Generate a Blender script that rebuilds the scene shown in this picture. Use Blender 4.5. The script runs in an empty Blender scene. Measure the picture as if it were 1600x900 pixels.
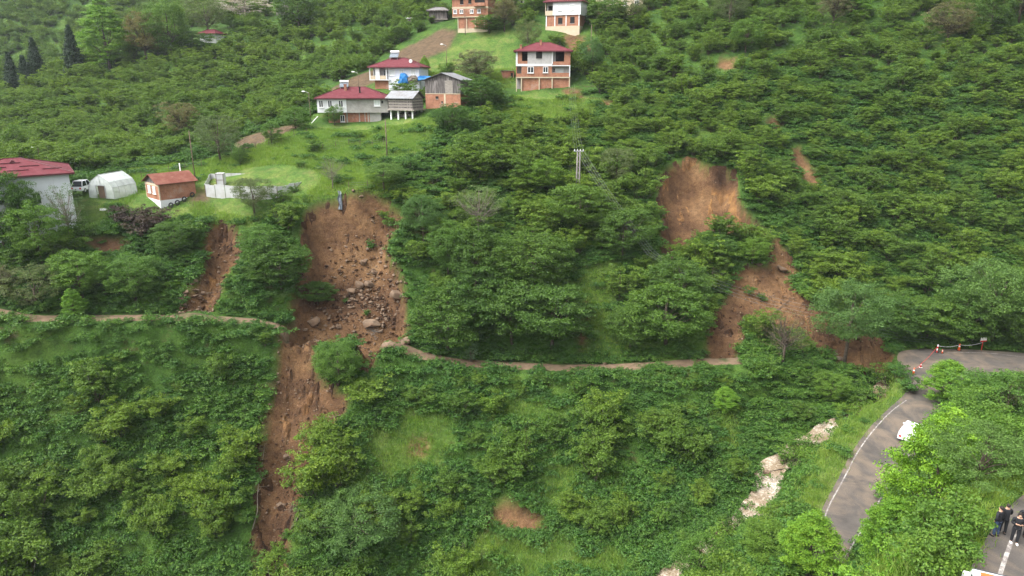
import bpy, bmesh, math, random
import numpy as np
from mathutils import Vector, Matrix, Euler

R = math.radians
random.seed(7); RNG = np.random.default_rng(11)
SC = bpy.context.scene
COL = SC.collection

# ------------------------------------------------------------------ camera, sky, sun, exposure
CZ = 60.0                     # height of the drone above the bottom of the valley
PITCH = R(17.0); FPX = 1081.0
cam_d = bpy.data.cameras.new('camera'); cam_d.sensor_width = 36.0; cam_d.lens = FPX / 1600 * 36
cam_d.clip_start = 0.5; cam_d.clip_end = 3000
cam = bpy.data.objects.new('camera', cam_d); COL.objects.link(cam)
cam.location = (0, 0, CZ); cam.rotation_euler = (math.pi / 2 - PITCH, 0, 0)
SC.camera = cam

SUN_EL, SUN_AZ = R(56), R(-118)         # azimuth measured from +Y towards +X
w = bpy.data.worlds.new('World'); SC.world = w; w.use_nodes = True
nt = w.node_tree; bg = nt.nodes['Background']
sky = nt.nodes.new('ShaderNodeTexSky'); sky.sky_type = 'NISHITA'; sky.sun_disc = False
sky.sun_elevation = SUN_EL; sky.sun_rotation = SUN_AZ
sky.dust_density = 6.0; sky.air_density = 1.0; sky.ozone_density = 1.0
hs = nt.nodes.new('ShaderNodeHueSaturation'); hs.inputs['Saturation'].default_value = 0.12   # overcast: the cloud layer greys the sky
nt.links.new(sky.outputs[0], hs.inputs['Color']); nt.links.new(hs.outputs[0], bg.inputs['Color'])
bg.inputs['Strength'].default_value = 0.15
sun_d = bpy.data.lights.new('sun', 'SUN'); sun_d.energy = 1.15; sun_d.angle = R(38); sun_d.color = (1.0, 0.97, 0.92)
sun = bpy.data.objects.new('sun', sun_d); COL.objects.link(sun)
sd = Vector((math.sin(SUN_AZ) * math.cos(SUN_EL), math.cos(SUN_AZ) * math.cos(SUN_EL), math.sin(SUN_EL)))
sun.rotation_euler = sd.to_track_quat('Z', 'Y').to_euler(); sun.location = (0, 0, 150)
SC.view_settings.view_transform = 'Standard'; SC.view_settings.look = 'None'
SC.view_settings.exposure = 1.55; SC.view_settings.gamma = 1.0
SC.view_settings.use_curve_mapping = False
SC.render.engine = 'CYCLES'
SC.cycles.use_denoising = True
try: SC.cycles.denoiser = 'OPENIMAGEDENOISE'
except Exception: pass
SC.cycles.max_bounces = 6; SC.cycles.diffuse_bounces = 3; SC.cycles.glossy_bounces = 2
SC.cycles.transmission_bounces = 4; SC.cycles.transparent_max_bounces = 8; SC.cycles.volume_bounces = 0
SC.cycles.use_adaptive_sampling = True; SC.cycles.adaptive_threshold = 0.02

# ------------------------------------------------------------------ ray geometry
CP, SP = math.cos(PITCH), math.sin(PITCH)
def ray(u, v):
    a = (u - 800) / FPX; b = (450 - v) / FPX
    return a, CP + b * SP, -SP + b * CP
def at(u, v, D):
    """point seen at (u, v) of the photograph, D metres ahead"""
    x, y, z = ray(u, v); return (x / y * D, D, CZ + z / y * D)
def onplane(u, v, z0):
    x, y, z = ray(u, v); t = (z0 - CZ) / z; return (x * t, y * t, z0)
def project(P):
    P = np.asarray(P, float); x, y, z = P[..., 0], P[..., 1], P[..., 2] - CZ
    d = y * CP - z * SP; up = y * SP + z * CP
    return 800 + FPX * x / d, 450 - FPX * up / d, d

# ------------------------------------------------------------------ numpy noise
_perm = np.random.default_rng(3).random((256, 256))
def vnoise(x, y):
    xi = np.floor(x).astype(int); yi = np.floor(y).astype(int); fx = x - xi; fy = y - yi
    fx = fx * fx * (3 - 2 * fx); fy = fy * fy * (3 - 2 * fy)
    g = lambda i, j: _perm[i % 256, j % 256]
    return (g(xi, yi) * (1 - fx) + g(xi + 1, yi) * fx) * (1 - fy) + (g(xi, yi + 1) * (1 - fx) + g(xi + 1, yi + 1) * fx) * fy
def fbm(x, y, s, octv=4, gain=0.5):
    a, t, f = 1.0, 0.0, 1.0 / s; n = 0
    for k in range(octv):
        t = t + a * (vnoise(x * f + 37.3 * k, y * f + 11.7 * k) * 2 - 1); n += a; a *= gain; f *= 2.03
    return t / n
def sstep(a, b, x):
    t = np.clip((x - a) / (b - a), 0, 1); return t * t * (3 - 2 * t)

def sdf(P, poly):
    """signed distance to a polygon, positive inside"""
    P = np.asarray(P, float); q = np.asarray(poly, float)
    best = np.full(len(P), 1e18); ins = np.zeros(len(P), bool)
    for i in range(len(q)):
        a = q[i]; b = q[(i + 1) % len(q)]; e = b - a; wv = P - a
        t = np.clip((wv @ e) / max(e @ e, 1e-9), 0, 1); d = wv - t[:, None] * e
        best = np.minimum(best, (d * d).sum(1))
        c = ((a[1] <= P[:, 1]) != (b[1] <= P[:, 1]))
        if e[1] != 0:
            c &= P[:, 0] < a[0] + (P[:, 1] - a[1]) * e[0] / e[1]
            ins ^= c
    return np.where(ins, 1, -1) * np.sqrt(best)
def dline(P, pl):
    """distance to a polyline of (x, y, z) points and the line's height there"""
    P = np.asarray(P, float); q = np.asarray(pl, float)
    best = np.full(len(P), 1e18); zz = np.zeros(len(P))
    for i in range(len(q) - 1):
        a = q[i]; b = q[i + 1]; e = b[:2] - a[:2]; wv = P - a[:2]
        t = np.clip((wv @ e) / max(e @ e, 1e-9), 0, 1); d = wv - t[:, None] * e; dd = (d * d).sum(1)
        m = dd < best; best[m] = dd[m]; zz[m] = (a[2] + t * (b[2] - a[2]))[m]
    return np.sqrt(best), zz

# ------------------------------------------------------------------ terrain
ctrl = []      # photograph column: [(v, distance ahead)]
T = {
 -250: [(900,60),(700,72),(490,82),(400,90),(300,102),(260,116),(235,140),(205,172),(150,262),(100,288),(0,335),(-100,380)],
 0: [(900,62),(800,67),(700,72),(600,77),(505,81.5),(487,82.8),(400,90),(350,97),(300,104),(270,115),(245,136),(205,168),(165,245),(100,285),(50,308),(0,330),(-100,370)],
 200: [(900,64),(800,69),(700,74),(600,79),(503,83.5),(490,85),(430,91),(360,99),(318,104),(300,109),(280,116),(255,132),(200,162),(150,182),(100,204),(78,215),(45,290),(0,320),(-100,370)],
 400: [(900,65),(700,76),(600,82),(508,87.3),(495,88.8),(400,97),(322,104),(295,108.5),(260,117),(225,128),(195,150),(150,175),(100,200),(50,222),(22,240),(-60,330),(-100,360)],
 560: [(900,67),(800,72),(700,78),(600,84),(545,89.4),(530,91),(480,95),(400,100),(308,105),(270,113),(225,127),(197,139),(165,149),(142,155),(100,186),(50,212),(0,238),(-100,290)],
 700: [(900,68),(700,79),(600,86),(567,89.3),(557,90.8),(500,95),(400,102),(300,111),(250,119),(200,131),(172,142.5),(140,156),(80,175),(52,186),(0,210),(-100,262)],
 850: [(900,66),(800,73),(700,79),(600,87),(581,89),(570,90.6),(500,96),(400,104),(300,115),(200,135),(146,151),(100,167),(47,180),(0,198),(-100,258)],
 1000: [(900,63),(800,71),(700,78.5),(600,86.5),(579,88.5),(566,90),(500,96),(400,106),(300,117),(200,135),(100,159),(0,190),(-100,240)],
 1160: [(700,79),(600,86.5),(572,88.2),(558,89.6),(500,97),(400,108),(300,119),(200,134),(100,152),(0,176),(-100,216)],
 1400: [(500,104),(450,109),(400,114),(300,124),(200,136),(100,152),(0,172),(-100,206)],
 1600: [(515,101),(450,108),(400,112),(300,121),(200,133),(100,148),(0,166),(-100,196)],
 1900: [(500,100),(400,108),(200,128),(0,158),(-100,188)],
}
for u, col in T.items():
    for v, D in col: ctrl.append(at(u, v, D))
ROADZ, UPZ = CZ - 39.0, CZ - 22.0
for u, v in [(1282,802),(1340,760),(1360,680),(1420,640),(1440,565),(1500,575),(1600,575),(1800,590),(1440,548),(1600,556),(1318,882)]:
    ctrl.append(onplane(u, v, ROADZ))
for u, v in [(1530,885),(1565,840),(1600,790),(1650,780),(1650,880),(1560,930),(1800,700)]:
    ctrl.append(onplane(u, v, UPZ))
for u, v, D in [(1060,890,61),(1180,790,70),(1200,740,74),(1290,670,80),(1380,605,88),(960,960,56)]:
    x, y, z = at(u, v, D); ctrl.append((x, y, z - 0.7))
ctrl += [(0,30,8),(-60,35,2),(-120,45,4),(-200,60,4),(10,12,14),(60,15,40),(-330,60,10),(-300,200,40),(110,40,42),(58,60,23),(50,50,25),(75,72,24),(68,62,24),(90,80,24),(60,76,21.5),
         (200,60,50),(330,60,60),(330,200,110),(250,120,62),(0,420,160),(150,420,190),(-150,480,160),(-330,480,150),(330,460,200),(-260,120,42),(-330,120,40),(0,-20,14),(-330,-20,10),(330,-20,50)]
ctrl = np.array(ctrl)
def _U(r2): return 0.5 * r2 * np.log(r2 + 1e-9)
def tps_fit(c, lam=6.0):
    n = len(c); X = c[:, :2] / 100; d2 = ((X[:, None] - X[None]) ** 2).sum(-1)
    K = _U(d2) + np.eye(n) * lam * 1e-5; Pm = np.hstack([np.ones((n, 1)), X])
    A = np.zeros((n + 3, n + 3)); A[:n, :n] = K; A[:n, n:] = Pm; A[n:, :n] = Pm.T
    return np.linalg.solve(A, np.concatenate([c[:, 2], np.zeros(3)]))
WT = tps_fit(ctrl)
def tps(x, y):
    X = np.stack([x, y], -1) / 100; C = ctrl[:, :2] / 100; out = np.zeros(len(X))
    for i in range(0, len(X), 20000):
        xx = X[i:i + 20000]; d2 = ((xx[:, None] - C[None]) ** 2).sum(-1)
        out[i:i + 20000] = _U(d2) @ WT[:-3] + WT[-3] + xx @ WT[-2:]
    return out
def axis(pts):
    o = []
    for a, b, s in pts: o += list(np.arange(a, b, s))
    return np.array(o + [pts[-1][1]])
XS = axis([(-340,-120,4),(-120,110,0.7),(110,340,4)])
YS = axis([(-30,24,4),(24,165,0.7),(165,240,1.6),(240,500,4)])
GX, GY = np.meshgrid(XS, YS)      # rows follow y
gx, gy = GX.ravel(), GY.ravel()
gz = tps(gx, gy)
G = {'z': gz.reshape(GX.shape)}
def H(x, y):
    x = np.atleast_1d(np.asarray(x, float)); y = np.atleast_1d(np.asarray(y, float))
    i = np.clip(np.searchsorted(XS, x) - 1, 0, len(XS) - 2); j = np.clip(np.searchsorted(YS, y) - 1, 0, len(YS) - 2)
    fx = np.clip((x - XS[i]) / (XS[i + 1] - XS[i]), 0, 1); fy = np.clip((y - YS[j]) / (YS[j + 1] - YS[j]), 0, 1); Z = G['z']
    return (Z[j, i] * (1 - fx) + Z[j, i + 1] * fx) * (1 - fy) + (Z[j + 1, i] * (1 - fx) + Z[j + 1, i + 1] * fx) * fy
_t = np.arange(22, 480, 0.25)
def hit(u, v):
    """where the sight line of a spot in the photograph meets the ground"""
    x, y, z = ray(u, v); xs = x / y * _t; zs = CZ + z / y * _t
    below = zs < H(xs, _t)
    if not below.any(): k = len(_t) - 1
    else: k = max(int(np.argmax(below)), 1)
    D = _t[k]
    return (x / y * D, D, float(H(x / y * D, D)[0]))
def poly(pix): return np.array([hit(u, v)[:2] for u, v in pix])

G['z'] = G['z'] + (fbm(gx, gy, 13, 4) * 0.9 * sstep(60, 80, gy) + fbm(gx, gy, 3.0, 3) * 0.16).reshape(GX.shape)
gP = np.stack([gx, gy], -1)

# regions traced on the ground
PX_PATH = [(-160,478),(-60,481),(0,487),(50,500),(120,500),(220,497),(300,497),(400,503),(450,512),(520,532),(600,546),(650,556),(720,568),(800,574),(880,577),(960,576),(1040,571),(1100,566),(1158,566)]
path_pts = [list(hit(u, v)) for u, v in PX_PATH]
zz = np.array([p[2] for p in path_pts]); zz = np.convolve(np.pad(zz, 1, 'edge'), [.25, .5, .25], 'valid')
for p, q in zip(path_pts, zz): p[2] = q
ROAD = np.array([onplane(u, v, ROADZ)[:2] for u, v in [(1215,960),(1255,890),(1282,802),(1307,753),(1333,704),(1360,667),(1387,640),(1414,615),(1416,598),(1407,575),(1402,556),(1420,547),(1500,546),(1600,552),(1700,558),(1900,566),
        (1900,640),(1700,606),(1600,590),(1540,598),(1500,600),(1478,612),(1470,640),(1455,672),(1430,712),(1400,755),(1369,807),(1318,882),(1275,960)]])
UPROAD = np.array([onplane(u, v, UPZ)[:2] for u, v in [(1485,960),(1520,882),(1545,835),(1575,795),(1600,773),(1640,748),(1760,700),(1900,668)]] + [(90,60),(75,38),(55,24),(40,15),(18,14)])
STREAM = [list(onplane(u, v, CZ - dz)) for u, v, dz in [(900,1000,51.5),(1045,905,50.6),(1090,865,49.8),(1160,812,48.8),(1190,780,48.2),(1203,735,46.2),(1240,705,44.9),(1290,672,43.6),(1330,648,42.6),(1380,606,41.4),(1400,588,41.2)]]
SCAR_A = poly([(478,320),(500,312),(540,303),(605,308),(612,326),(634,332),(628,350),(606,372),(604,398),(622,420),(634,450),(642,500),(636,530),(604,548),(585,580),(565,575),(555,552),(520,552),(480,545),(438,538),(444,506),(466,440),(474,385),(470,345)])
SCAR_R = poly([(440,540),(470,522),(500,545),(492,575),(520,600),(548,628),(532,660),(505,690),(482,740),(470,790),(455,850),(462,930),(405,930),(398,840),(396,780),(402,730),(410,660),(430,600)])
SCAR_B = poly([(325,352),(348,347),(368,352),(386,380),(372,410),(352,432),(345,455),(322,478),(268,480),(290,455),(312,430),(320,385)])
SCAR_C = poly([(1020,285),(1045,255),(1080,245),(1112,258),(1150,266),(1158,310),(1190,350),(1210,372),(1150,372),(1110,372),(1078,388),(1056,400),(1036,395),(1030,340)])
SCAR_D = poly([(1150,418),(1200,412),(1190,392),(1215,372),(1246,420),(1240,458),(1300,505),(1378,535),(1400,560),(1380,592),(1330,590),(1290,562),(1240,530),(1180,505),(1160,520),(1152,556),(1108,553),(1105,500),(1130,470)])
SMALL = [poly(p) for p in ([(1186,182),(1215,180),(1225,205),(1195,205)],[(1228,228),(1250,225),(1262,250),(1285,290),(1272,298),(1240,262)],
        [(885,140),(905,138),(918,160),(900,166)],[(920,152),(965,155),(975,168),(930,168)],[(752,806),(790,792),(830,798),(858,815),(846,836),(800,822),(758,832)],
        [(640,690),(665,690),(662,708),(642,706)],[(900,50),(870,52),(885,75),(920,85),(925,60)],[(640,345),(660,350),(690,372),(665,376),(640,368)],[(1120,90),(1150,90),(1140,112),(1118,104)],
        [(893,500),(915,470),(925,500),(918,540),(900,540)],[(160,370),(205,372),(200,400),(150,392),(125,375)],[(395,580),(405,600),(400,640),(392,620)])]
FIELD = [poly(p) for p in ([(365,222),(400,207),(470,193),(482,200),(450,213),(405,228),(372,234)],[(612,88),(690,46),(716,50),(704,74),(645,104),(575,134),(525,152),(515,142),(560,118)],[(290,312),(320,300),(330,312),(300,325)])]
MEADOW = [poly(p) for p in ([(480,196),(640,186),(700,190),(650,235),(600,250),(560,262),(620,300),(540,301),(480,312),(380,312),(320,318),(330,345),(300,345),(270,330),(215,330),(140,320),(130,300),(145,275),(230,262),(310,255),(380,245),(440,215)],
        [(560,150),(680,95),(740,50),(800,50),(850,60),(800,80),(790,135),(700,110),(660,130),(640,112),(600,160)],
        [(800,150),(892,148),(940,165),(930,180),(860,192),(770,182)],[(395,345),(300,345),(290,330),(330,312),(400,315)],
        [(570,690),(640,640),(690,660),(700,720),(640,730),(600,760),(575,740)],[(790,620),(860,640),(850,670),(780,650)],[(880,730),(905,720),(890,790),(850,800),(840,770)],
        [(1110,640),(1150,640),(1150,720),(1120,700)],[(930,540),(900,440),(960,400),(950,480),(970,540)],[(700,870),(760,840),(870,850),(980,870),(980,900),(700,900)])]
VERGE = poly([(1270,830),(1240,800),(1270,760),(1300,700),(1350,655),(1400,615),(1420,622),(1360,670),(1310,750),(1284,806)])
ORCH = poly([(330,240),(440,215),(480,200),(500,215),(470,240),(430,250),(370,262)])

def smin_edge(d, cap, slope): return np.minimum(cap, np.maximum(d, 0) * slope)
z = G['z'].ravel().copy()
# cut bench of the dirt path
d, pz = dline(gP, path_pts); wgt = 1 - sstep(1.9, 4.6, d); z = z * (1 - wgt) + pz * wgt
_le = np.array([onplane(u, v, ROADZ)[:2] for u, v in [(1215,960),(1282,802),(1333,704),(1387,640),(1418,617)]]); _le = np.vstack([[_le[0,0]-14, 20], _le])
dup = -sdf(gP, UPROAD); right = sstep(-1.5, 1.0, gx - np.interp(gy, _le[:, 1], _le[:, 0])) * (1 - sstep(80, 88, gy)) * (1 - sstep(80, 110, gx))
zb = np.maximum(UPZ - .25 - 1.75 * np.maximum(0, dup - 1.3), ROADZ + .6 + .04 * np.maximum(0, gx - 45)) + fbm(gx, gy, 5, 3) * .5
z = z * (1 - right) + zb * right
ROADFLAT = ((ROAD, ROADZ, 4.0), (UPROAD, UPZ, 2.0))
d, pz = dline(gP, STREAM); wgt = 1 - sstep(1.5, 4.5, d); z = z * (1 - wgt) + (pz - 0.5) * wgt
SOIL = np.zeros(len(gP))
nz = fbm(gx, gy, 5, 4)
for PG, cap, sl in ((SCAR_A, 4.4, 2.4), (SCAR_R, 1.5, .9), (SCAR_B, 1.9, 1.6), (SCAR_C, 5.0, 2.2), (SCAR_D, .9, .6)):
    s = sdf(gP, PG) + nz * 0.8; z -= smin_edge(s, cap, sl); SOIL = np.maximum(SOIL, sstep(-.1, .4, s))
for PG in SMALL: s = sdf(gP, PG) + nz * 1.6; SOIL = np.maximum(SOIL, sstep(-.4, .8, s)); z -= smin_edge(s, .5, .5)
# material piled up by the slides
PILES = [(hit(590,505)[:2], 5.5, 3.4), (hit(560,470)[:2], 3.5, 1.6), (hit(500,505)[:2], 3.0, 1.6), (hit(1355,560)[:2], 6.5, 3.2), (hit(1270,505)[:2], 6.0, 1.8), (hit(302,462)[:2], 2.2, .9), (hit(1110,390)[:2], 4.0, 1.6)]
for c, r, h in PILES:
    dd = np.hypot(gx - c[0], gy - c[1]) / r; z += h * np.exp(-dd * dd * 1.6)
for PG, Z0, bl in ROADFLAT:
    s = sdf(gP, PG); wgt = sstep(-bl - .9, -.9, s); z = z * (1 - wgt) + Z0 * wgt
d, pz = dline(gP, STREAM); wgt = 1 - sstep(1.9, 4.0, d); z = np.where(sdf(gP, ROAD) < -1, z * (1 - wgt) + (pz - 0.5) * wgt, z)
G['z'] = z.reshape(GX.shape)
FLD = np.zeros(len(gP)); MEA = np.zeros(len(gP))
for PG in FIELD: FLD = np.maximum(FLD, sstep(-.6, .8, sdf(gP, PG) + nz))
for k_, PG in enumerate(MEADOW + [VERGE]): MEA = np.maximum(MEA, (.35 if 4 <= k_ < len(MEADOW) else 1.0) * sstep(-1.5, 1.0, sdf(gP, PG) + .6 + nz * 1.8))

# ------------------------------------------------------------------ materials
def new_mat(name):
    m = bpy.data.materials.new(name); m.use_nodes = True; t = m.node_tree
    b = t.nodes['Principled BSDF']; return m, t, b
def N(t, typ, **kw):
    n = t.nodes.new(typ)
    for k, v in kw.items(): setattr(n, k, v)
    return n
def noise(t, scale, detail=4, vec=None, rough=.55, dist=0.0):
    n = N(t, 'ShaderNodeTexNoise'); n.inputs['Scale'].default_value = scale; n.inputs['Detail'].default_value = detail
    n.inputs['Roughness'].default_value = rough; n.inputs['Distortion'].default_value = dist
    if vec is not None: t.links.new(vec, n.inputs['Vector'])
    return n
def ramp(t, src, stops):
    r = N(t, 'ShaderNodeValToRGB'); e = r.color_ramp.elements
    while len(e) < len(stops): e.new(0.5)
    for k, (p, c) in enumerate(stops):
        e[k].position = p; e[k].color = (*c, 1) if len(c) == 3 else c
    t.links.new(src, r.inputs[0]); return r
def mixc(t, fac, a, b, mode='MIX'):
    n = N(t, 'ShaderNodeMix', data_type='RGBA', blend_type=mode)
    for s, k in ((fac, 0), (a, 6), (b, 7)):
        if isinstance(s, (int, float)): n.inputs[k].default_value = s
        elif isinstance(s, tuple): n.inputs[k].default_value = (*s, 1) if len(s) == 3 else s
        else: t.links.new(s, n.inputs[k])
    return n.outputs[2]
def bump(t, b, src, strength=.5, dist=.05):
    n = N(t, 'ShaderNodeBump'); n.inputs['Strength'].default_value = strength; n.inputs['Distance'].default_value = dist
    t.links.new(src, n.inputs['Height']); t.links.new(n.outputs[0], b.inputs['Normal'])
def geo(t): return N(t, 'ShaderNodeNewGeometry').outputs['Position']
def objc(t): return N(t, 'ShaderNodeTexCoord').outputs['Object']
def attr(t, name): return N(t, 'ShaderNodeAttribute', attribute_name=name)
def mth(t, op, a, b=0.5):
    n = N(t, 'ShaderNodeMath', operation=op)
    for s, k in ((a, 0), (b, 1)):
        if isinstance(s, (int, float)): n.inputs[k].default_value = s
        else: t.links.new(s, n.inputs[k])
    return n.outputs[0]

def soil_color(t, P, warm=1.0):
    n1 = noise(t, .16, 5, P, .6); n2 = noise(t, 1.3, 6, P, .65); n3 = noise(t, 7, 3, P, .6)
    a = ramp(t, n1.outputs[0], [(.3, (.062, .034, .019)), (.46, (.112, .062, .032)), (.58, (.165, .094, .046)), (.72, (.215, .132, .068))]).outputs[0]
    bb = ramp(t, n2.outputs[0], [(.3, (.66, .62, .60)), (.55, (1, 1, 1)), (.75, (1.25, 1.2, 1.15))]).outputs[0]
    c = mixc(t, 1.0, a, bb, 'MULTIPLY')
    cc = ramp(t, n3.outputs[0], [(.35, (.7, .68, .66)), (.6, (1.05, 1.05, 1.05))]).outputs[0]
    return mixc(t, 1.0, c, cc, 'MULTIPLY'), n2.outputs[0], n3.outputs[0]

MAT = {}
def mk_ground():
    m, t, b = new_mat('ground'); P = geo(t)
    s, h1, h2 = soil_color(t, P)
    n1 = noise(t, .11, 5, P, .6); n2 = noise(t, .9, 5, P, .65); n3 = noise(t, 6, 4, P, .7)
    g1 = ramp(t, n1.outputs[0], [(.3, (.026, .058, .012)), (.5, (.042, .090, .017)), (.7, (.072, .122, .024))]).outputs[0]
    g2 = ramp(t, n2.outputs[0], [(.28, (.50, .52, .46)), (.5, (.95, .98, .85)), (.75, (1.35, 1.3, 1.1))]).outputs[0]
    g3 = ramp(t, n3.outputs[0], [(.3, (.5, .5, .5)), (.65, (1.25, 1.25, 1.2))]).outputs[0]
    g = mixc(t, 1.0, mixc(t, 1.0, g1, g2, 'MULTIPLY'), g3, 'MULTIPLY')
    # bare brown earth showing here and there below the bushes
    br = ramp(t, noise(t, .35, 5, P, .7).outputs[0], [(.58, (0, 0, 0)), (.68, (1, 1, 1))]).outputs[0]
    g = mixc(t, mth(t, 'MULTIPLY', br, .55), g, (.075, .048, .026))
    m1 = ramp(t, noise(t, .22, 5, P, .6).outputs[0], [(.32, (0.048, 0.100, 0.019)), (.5, (0.076, 0.138, 0.027)), (.68, (0.142, 0.176, 0.048))]).outputs[0]
    mm = mixc(t, 1.0, m1, g3, 'MULTIPLY')
    mm = mixc(t, 1.0, mm, ramp(t, noise(t, 2.2, 4, P, .7).outputs[0], [(.3, (.6, .65, .55)), (.6, (1.1, 1.08, 1.0))]).outputs[0], 'MULTIPLY')
    dry = ramp(t, noise(t, .45, 6, P, .75).outputs[0], [(.52, (0, 0, 0)), (.66, (1, 1, 1))]).outputs[0]
    mm = mixc(t, mth(t, 'MULTIPLY', dry, .55), mm, (.150, .135, .052))
    lush = ramp(t, noise(t, .8, 5, P, .7, .5).outputs[0], [(.36, (1, 1, 1)), (.46, (0, 0, 0))]).outputs[0]
    mm = mixc(t, mth(t, 'MULTIPLY', lush, .4), mm, (.034, .080, .018))
    c = mixc(t, attr(t, 'meadow').outputs['Fac'], g, mm)
    fw = mixc(t, 1.0, (.095, .064, .044), g2, 'MULTIPLY')
    c = mixc(t, attr(t, 'field').outputs['Fac'], c, fw)
    c = mixc(t, attr(t, 'soil').outputs['Fac'], c, s)
    t.links.new(c, b.inputs['Base Color']); b.inputs['Roughness'].default_value = .95; b.inputs['Specular IOR Level'].default_value = .15
    hh = mth(t, 'ADD', mth(t, 'MULTIPLY', h1, .8), mth(t, 'MULTIPLY', n3.outputs[0], .35)); bump(t, b, hh, .9, .35)
    return m
MAT['ground'] = mk_ground()
def mk_soil():
    m, t, b = new_mat('landslide_soil'); P = geo(t)
    c, h1, h2 = soil_color(t, P)
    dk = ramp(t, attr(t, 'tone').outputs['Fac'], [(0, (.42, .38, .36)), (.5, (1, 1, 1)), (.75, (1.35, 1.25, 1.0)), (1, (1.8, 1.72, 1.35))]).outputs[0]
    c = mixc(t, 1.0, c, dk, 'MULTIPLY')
    # pale lumps of subsoil
    v = N(t, 'ShaderNodeTexVoronoi'); v.inputs['Scale'].default_value = 1.7; t.links.new(P, v.inputs['Vector'])
    peb = ramp(t, v.outputs['Distance'], [(.12, (1, 1, 1)), (.22, (0, 0, 0))]).outputs[0]
    msk = ramp(t, noise(t, .6, 3, P).outputs[0], [(.52, (0, 0, 0)), (.62, (1, 1, 1))]).outputs[0]
    c = mixc(t, mth(t, 'MULTIPLY', mth(t, 'MULTIPLY', peb, msk), .7), c, (.36, .27, .19))
    t.links.new(c, b.inputs['Base Color']); b.inputs['Roughness'].default_value = .9; b.inputs['Specular IOR Level'].default_value = .2
    bump(t, b, mth(t, 'ADD', h1, mth(t, 'MULTIPLY', h2, .5)), 1.0, .3)
    return m
MAT['soil'] = mk_soil()

def simple(name, col, rough=.7, var=.25, scale=2.0, spec=.3, metal=0.0, b2=None, stops=None, bmp=0.0, world=False, stretch=None):
    m, t, b = new_mat(name); P = objc(t) if not world else geo(t)
    if stretch:
        mp = N(t, 'ShaderNodeMapping'); mp.inputs['Scale'].default_value = stretch; t.links.new(P, mp.inputs['Vector']); P = mp.outputs[0]
    n = noise(t, scale, 6, P, .65)
    lo = tuple(max(0, c * (1 - var)) for c in col); hi = tuple(min(1, c * (1 + var)) for c in col)
    r = ramp(t, n.outputs[0], stops or [(.3, lo), (.7, hi)]).outputs[0]
    if b2:
        n2 = noise(t, scale * .35, 4, P, .6); f = ramp(t, n2.outputs[0], [(.5, (0, 0, 0)), (.64, (1, 1, 1))]).outputs[0]
        r = mixc(t, f, r, b2)
    t.links.new(r, b.inputs['Base Color']); b.inputs['Roughness'].default_value = rough
    b.inputs['Specular IOR Level'].default_value = spec; b.inputs['Metallic'].default_value = metal
    if bmp: bump(t, b, n.outputs[0], .6, bmp)
    return m
def brickmat(name, c1, c2, mortar):
    m, t, b = new_mat(name); P = objc(t)
    sx = N(t, 'ShaderNodeSeparateXYZ'); t.links.new(P, sx.inputs[0])
    cb = N(t, 'ShaderNodeCombineXYZ'); t.links.new(mth(t, 'ADD', sx.outputs[0], sx.outputs[1]), cb.inputs[0]); t.links.new(sx.outputs[2], cb.inputs[1])
    br = N(t, 'ShaderNodeTexBrick'); t.links.new(cb.outputs[0], br.inputs['Vector'])
    br.inputs['Color1'].default_value = (*c1, 1); br.inputs['Color2'].default_value = (*c2, 1); br.inputs['Mortar'].default_value = (*mortar, 1)
    br.inputs['Scale'].default_value = 1.0; br.inputs['Brick Width'].default_value = .3; br.inputs['Row Height'].default_value = .2; br.inputs['Mortar Size'].default_value = .015
    n = noise(t, .9, 6, P, .7); v = ramp(t, n.outputs[0], [(.3, (.62, .6, .6)), (.5, (1, 1, 1)), (.72, (1.2, 1.22, 1.25))]).outputs[0]
    c = mixc(t, 1.0, br.outputs[0], v, 'MULTIPLY')
    ef = ramp(t, noise(t, .5, 5, P, .7).outputs[0], [(.56, (0, 0, 0)), (.70, (1, 1, 1))]).outputs[0]
    c = mixc(t, mth(t, 'MULTIPLY', ef, .45), c, (.42, .34, .29))
    t.links.new(c, b.inputs['Base Color']); b.inputs['Roughness'].default_value = .9; b.inputs['Specular IOR Level'].default_value = .15
    return m
def corrug(name, c1, c2, rough=.45, metal=0.0, scale=3.2, var=(.55, .7)):
    m, t, b = new_mat(name); P = objc(t); b.inputs['Specular IOR Level'].default_value = .2
    wv = N(t, 'ShaderNodeTexWave'); wv.inputs['Scale'].default_value = scale; wv.bands_direction = 'X'; t.links.new(P, wv.inputs['Vector'])
    n = noise(t, 1.1, 6, P, .65); c = mixc(t, ramp(t, n.outputs[0], [(var[0] - .12, (0, 0, 0)), (var[1], (1, 1, 1))]).outputs[0], c1, c2)
    c = mixc(t, 1.0, c, ramp(t, wv.outputs['Fac'], [(0, (.8, .8, .8)), (.5, (1, 1, 1))]).outputs[0], 'MULTIPLY')
    t.links.new(c, b.inputs['Base Color']); b.inputs['Roughness'].default_value = rough; b.inputs['Metallic'].default_value = metal
    bump(t, b, wv.outputs['Fac'], .5, .04); return m
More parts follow.
